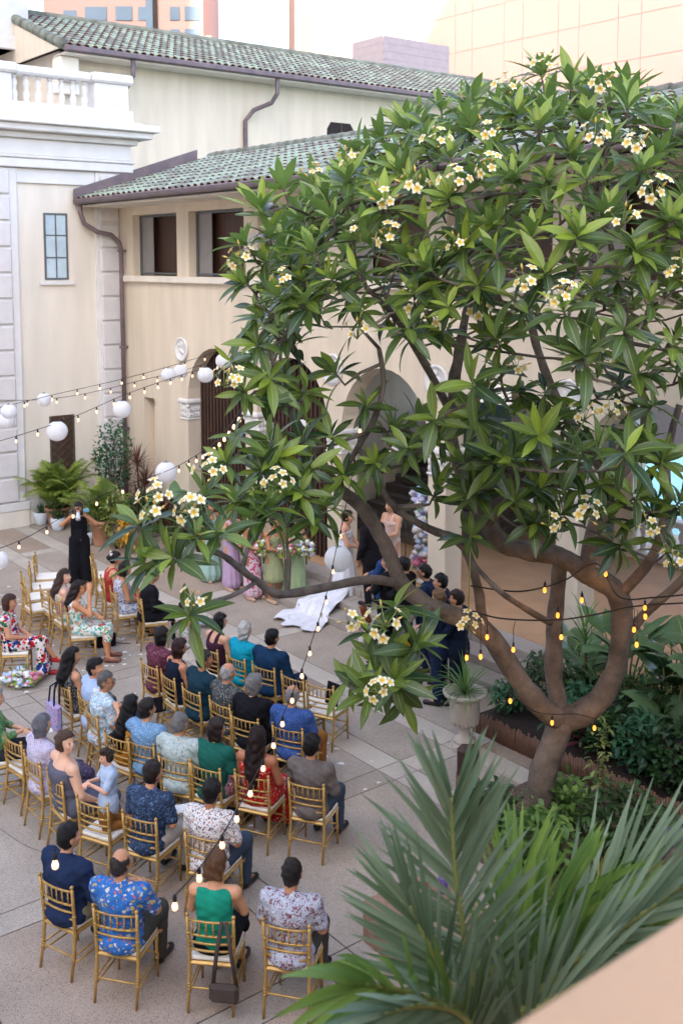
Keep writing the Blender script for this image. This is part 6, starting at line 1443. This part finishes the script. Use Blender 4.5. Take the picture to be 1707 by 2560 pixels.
# bags, folders, papers
def boxthing(name, lab, cat, p, dims, mat, rz=0, tilt=0, bev=.01, parts=()):
    t = thing(name, lab, cat, p, rz); b = MB(); b.bbox(-dims[0]/2, dims[0]/2, -dims[1]/2, dims[1]/2, 0, dims[2], b=bev); o = obj('body', b, mat, t); o.rotation_euler = (tilt, 0, 0)
    for nm, pts, r_ in parts: q = MB(); q.tube(pts, r_, 6); obj(nm, q, mat, t)
    return t
c = POS['S']; f = c[2]; bx_, by_ = c[0]-math.cos(f)*.29, c[1]-math.sin(f)*.29
t = thing('tote_bag', 'pink and blue dotted tote bag with navy handles hung on a chair back', 'bag', (bx_-.03, by_-.05, .0), f-math.pi/2)
b = MB(); b.bbox(-.17,.17,-.09,.02,.32,.68, b=.03); obj('pouch', b, floral('tote', '#b792b8', ['#5f8ab8', '#6aa0c0', '#5f86b0'], 30, .36, .1), t)
for y in (-.07,.0): b = MB(); b.tube([(-.09,y,.66),(-.07,y+.02,.88),(.0,.05,.96),(.07,y+.02,.88),(.09,y,.66)], .012, 6); obj('handle', b, navy2, t)
bagm = fab('bagbrown', '#4a403a'); c = POS['C']; f = c[2]; t = thing('shoulder_bag', 'dark brown shoulder bag hanging from the emerald top woman chair', 'bag', (c[0]-math.cos(f)*.28+math.sin(f)*.13, c[1]-math.sin(f)*.28-math.cos(f)*.13, 0), f-math.pi/2)
b = MB(); b.bbox(-.13,.13,-.06,.02,.16,.33, b=.03); obj('pouch', b, bagm, t)
for x in (-.06,.07): b = MB(); b.tube([(x*1.6,-.02,.3),(x,-.03,.6),(x*.3,.0,.88)], .018, 6, flat=.35); obj('strap', b, bagm, t)
p = atz(243, 1485, 0); boxthing('handbag', 'black leather handbag on the floor beside the tropical dress', 'bag', (p.x, p.y, .004), (.34,.14,.24), black, R(25), parts=[('handle', [(-.1,0,.23),(-.08,.0,.32),(.08,.0,.32),(.1,0,.23)], .008), ('strap', [(.16,0,.05),(.3,-.03,.02),(.42,-.05,.015)], .008)], bev=.03)
c = POS['T']; t = boxthing('folder', 'black folder standing on the empty aisle chair', 'folder', (c[0]+.08*math.cos(c[2]), c[1]+.08*math.sin(c[2]), .492), (.24,.02,.30), black, c[2]-math.pi/2-.3, -.2, .004)
c = POS['X']; t = boxthing('black_bag', 'flat black bag under the maroon blouse chair', 'bag', (c[0]-.02, c[1]-.45, .30), (.26,.05,.2), black, .4, -.3, .01)
c = POS['L2']; boxthing('programme', 'white folded paper on the lap of the green blouse woman', 'paper', (c[0]+.42, c[1]+.2, .72), (.22,.16,.006), wh, .5, .15, .002)
c = POS['F']; boxthing('programme', 'white paper sheet held by the leaf print shirt man', 'paper', (c[0]+.24, c[1]+.28, .70), (.2,.15,.006), wh, .3, .1, .002)
# ================================================================ NEAR PALM AND BALCONY PARAPET
random.seed(11)
palm = thing('date_palm', 'palm with long grey-green and bright fronds rising beside the balcony', 'palm', (1.55, 4.6, 0.03))
PB = Vector((1.55, 4.6, .03))
b = MB(); b.tube([(0,0,-.03),(.05,-.05,1.6),(.02,.0,3.0),(-.05,-.05,3.9)], [.16,.13,.12,.10], 10); obj('trunk', b, m_bark, palm)
def near_frond(pts, leaf, n, mat, w=.022, spread=1.0, t0=.05, curl=.5, join=False):
    J = LB()
    P = catm([Vector(atY(*q)) for q in pts], 8); b = LB(); m_ = len(P)-1
    b.ptube([p-PB for p in P], [.016*(1-.75*i/m_)+.003 for i in range(m_+1)], 6, 0, .9); obj('rachis', b, [lm_var], palm)
    view = Vector((0,-1,.25)).normalized()
    for i in range(n):
        t = t0+(1-t0)*i/(n-1); k = min(int(t*m_), m_-1); p = P[k].lerp(P[k+1], t*m_-k); d = (P[k+1]-P[k]).normalized(); s = d.cross(view).normalized()
        for sg in (-1, 1):
            if t > .97 and sg == 1: continue
            ang = R(58-40*t)*spread+random.uniform(-.13,.13); ld = (d*math.cos(ang)+s*sg*math.sin(ang)+view*random.uniform(.0,.35)).normalized(); ll = leaf*(.6+.55*math.sin(math.pi*(.18+.72*t)))*random.uniform(.92,1.08)
            lp = arch_pts(p-PB, ld, ll, curl*random.uniform(.5,1.2), 6); nrm = (view*.7+U3*.5+s*sg*.3).normalized(); sd = ld.cross(nrm).normalized()
            b = J if join else LB(); b.strip(lp, [w*q for q in (.45,.9,1,.95,.8,.5,.04)], sd, random.random(), .25)
            if not join: obj('leaflet', b, mat, palm)
    if join: obj('leaflets', J, mat, palm)['kind'] = 'stuff'
near_frond([(1135,2440,4.2),(1112,2330,4.2),(1075,2200,4.1),(1052,2060,4.0),(1040,1940,3.95),(1036,1830,3.9)], .50, 46, lm_bp, .0115, .85, .12, .1)
near_frond([(1140,2440,4.1),(1080,2345,3.95),(1000,2300,3.8),(900,2270,3.6),(820,2260,3.5)], .45, 16, lm_bp2, .019, .75, .2, .35)
near_frond([(1140,2440,4.2),(1150,2340,4.2),(1180,2230,4.2),(1230,2140,4.2),(1300,2060,4.2)], .5, 20, lm_bp2, .018, .6, .1, .1)
near_frond([(1150,2430,4.1),(1200,2320,4.05),(1290,2230,4.0),(1430,2130,3.9),(1600,2010,3.8)], .5, 30, lm_bp, .0115, .65, .1, .12)
near_frond([(1160,2430,4.0),(1220,2330,3.95),(1330,2260,3.9),(1500,2200,3.8),(1640,2160,3.7)], .42, 24, lm_bp, .012, .6, .1, .12, True)
near_frond([(1180,2330,4.1),(1300,2240,4.1),(1420,2170,4.1),(1560,2080,4.1)], .5, 28, lm_bp2, .0115, .75, .1, .1, True)
near_frond([(1170,2320,4.3),(1290,2180,4.4),(1420,2050,4.5),(1560,1950,4.5)], .5, 28, lm_bp, .0115, .8, .1, .1)
near_frond([(1130,2450,3.9),(1090,2370,3.8),(1040,2320,3.7),(960,2310,3.5),(880,2330,3.4)], .42, 20, lm_bp, .012, .7, .2, .25, True)
near_frond([(1120,2440,4.0),(1050,2300,3.9),(990,2180,3.8),(940,2080,3.8)], .46, 26, lm_bp, .012, .6, .1, .12, True)
near_frond([(1150,2440,4.3),(1170,2280,4.4),(1180,2150,4.4),(1190,2030,4.5)], .44, 26, lm_bp2, .012, .6, .1, .1, True)
# balcony parapet in peach stucco, running along the camera's own building
m_para = M('peach_stucco', '#b08b69', .85, .07, 3, .15, 40)
e_ = FINV @ Vector((.187, 1.314, 5.5)); s0 = e_.x
b = MB(); b.bbox(s0, s0+.55, -25, 6.2, 5.30, 5.5, b=.03); b.box(s0+.06, s0+.49, -25, 6.1, 0, 5.299); tag(obj('balcony_parapet', b, m_para, None, FRAME), 'peach stucco parapet of the balcony with a rounded edge', 'parapet')
sc.cycles.max_bounces = 7; sc.cycles.diffuse_bounces = 4; sc.cycles.glossy_bounces = 2; sc.cycles.transmission_bounces = 2; sc.cycles.transparent_max_bounces = 4
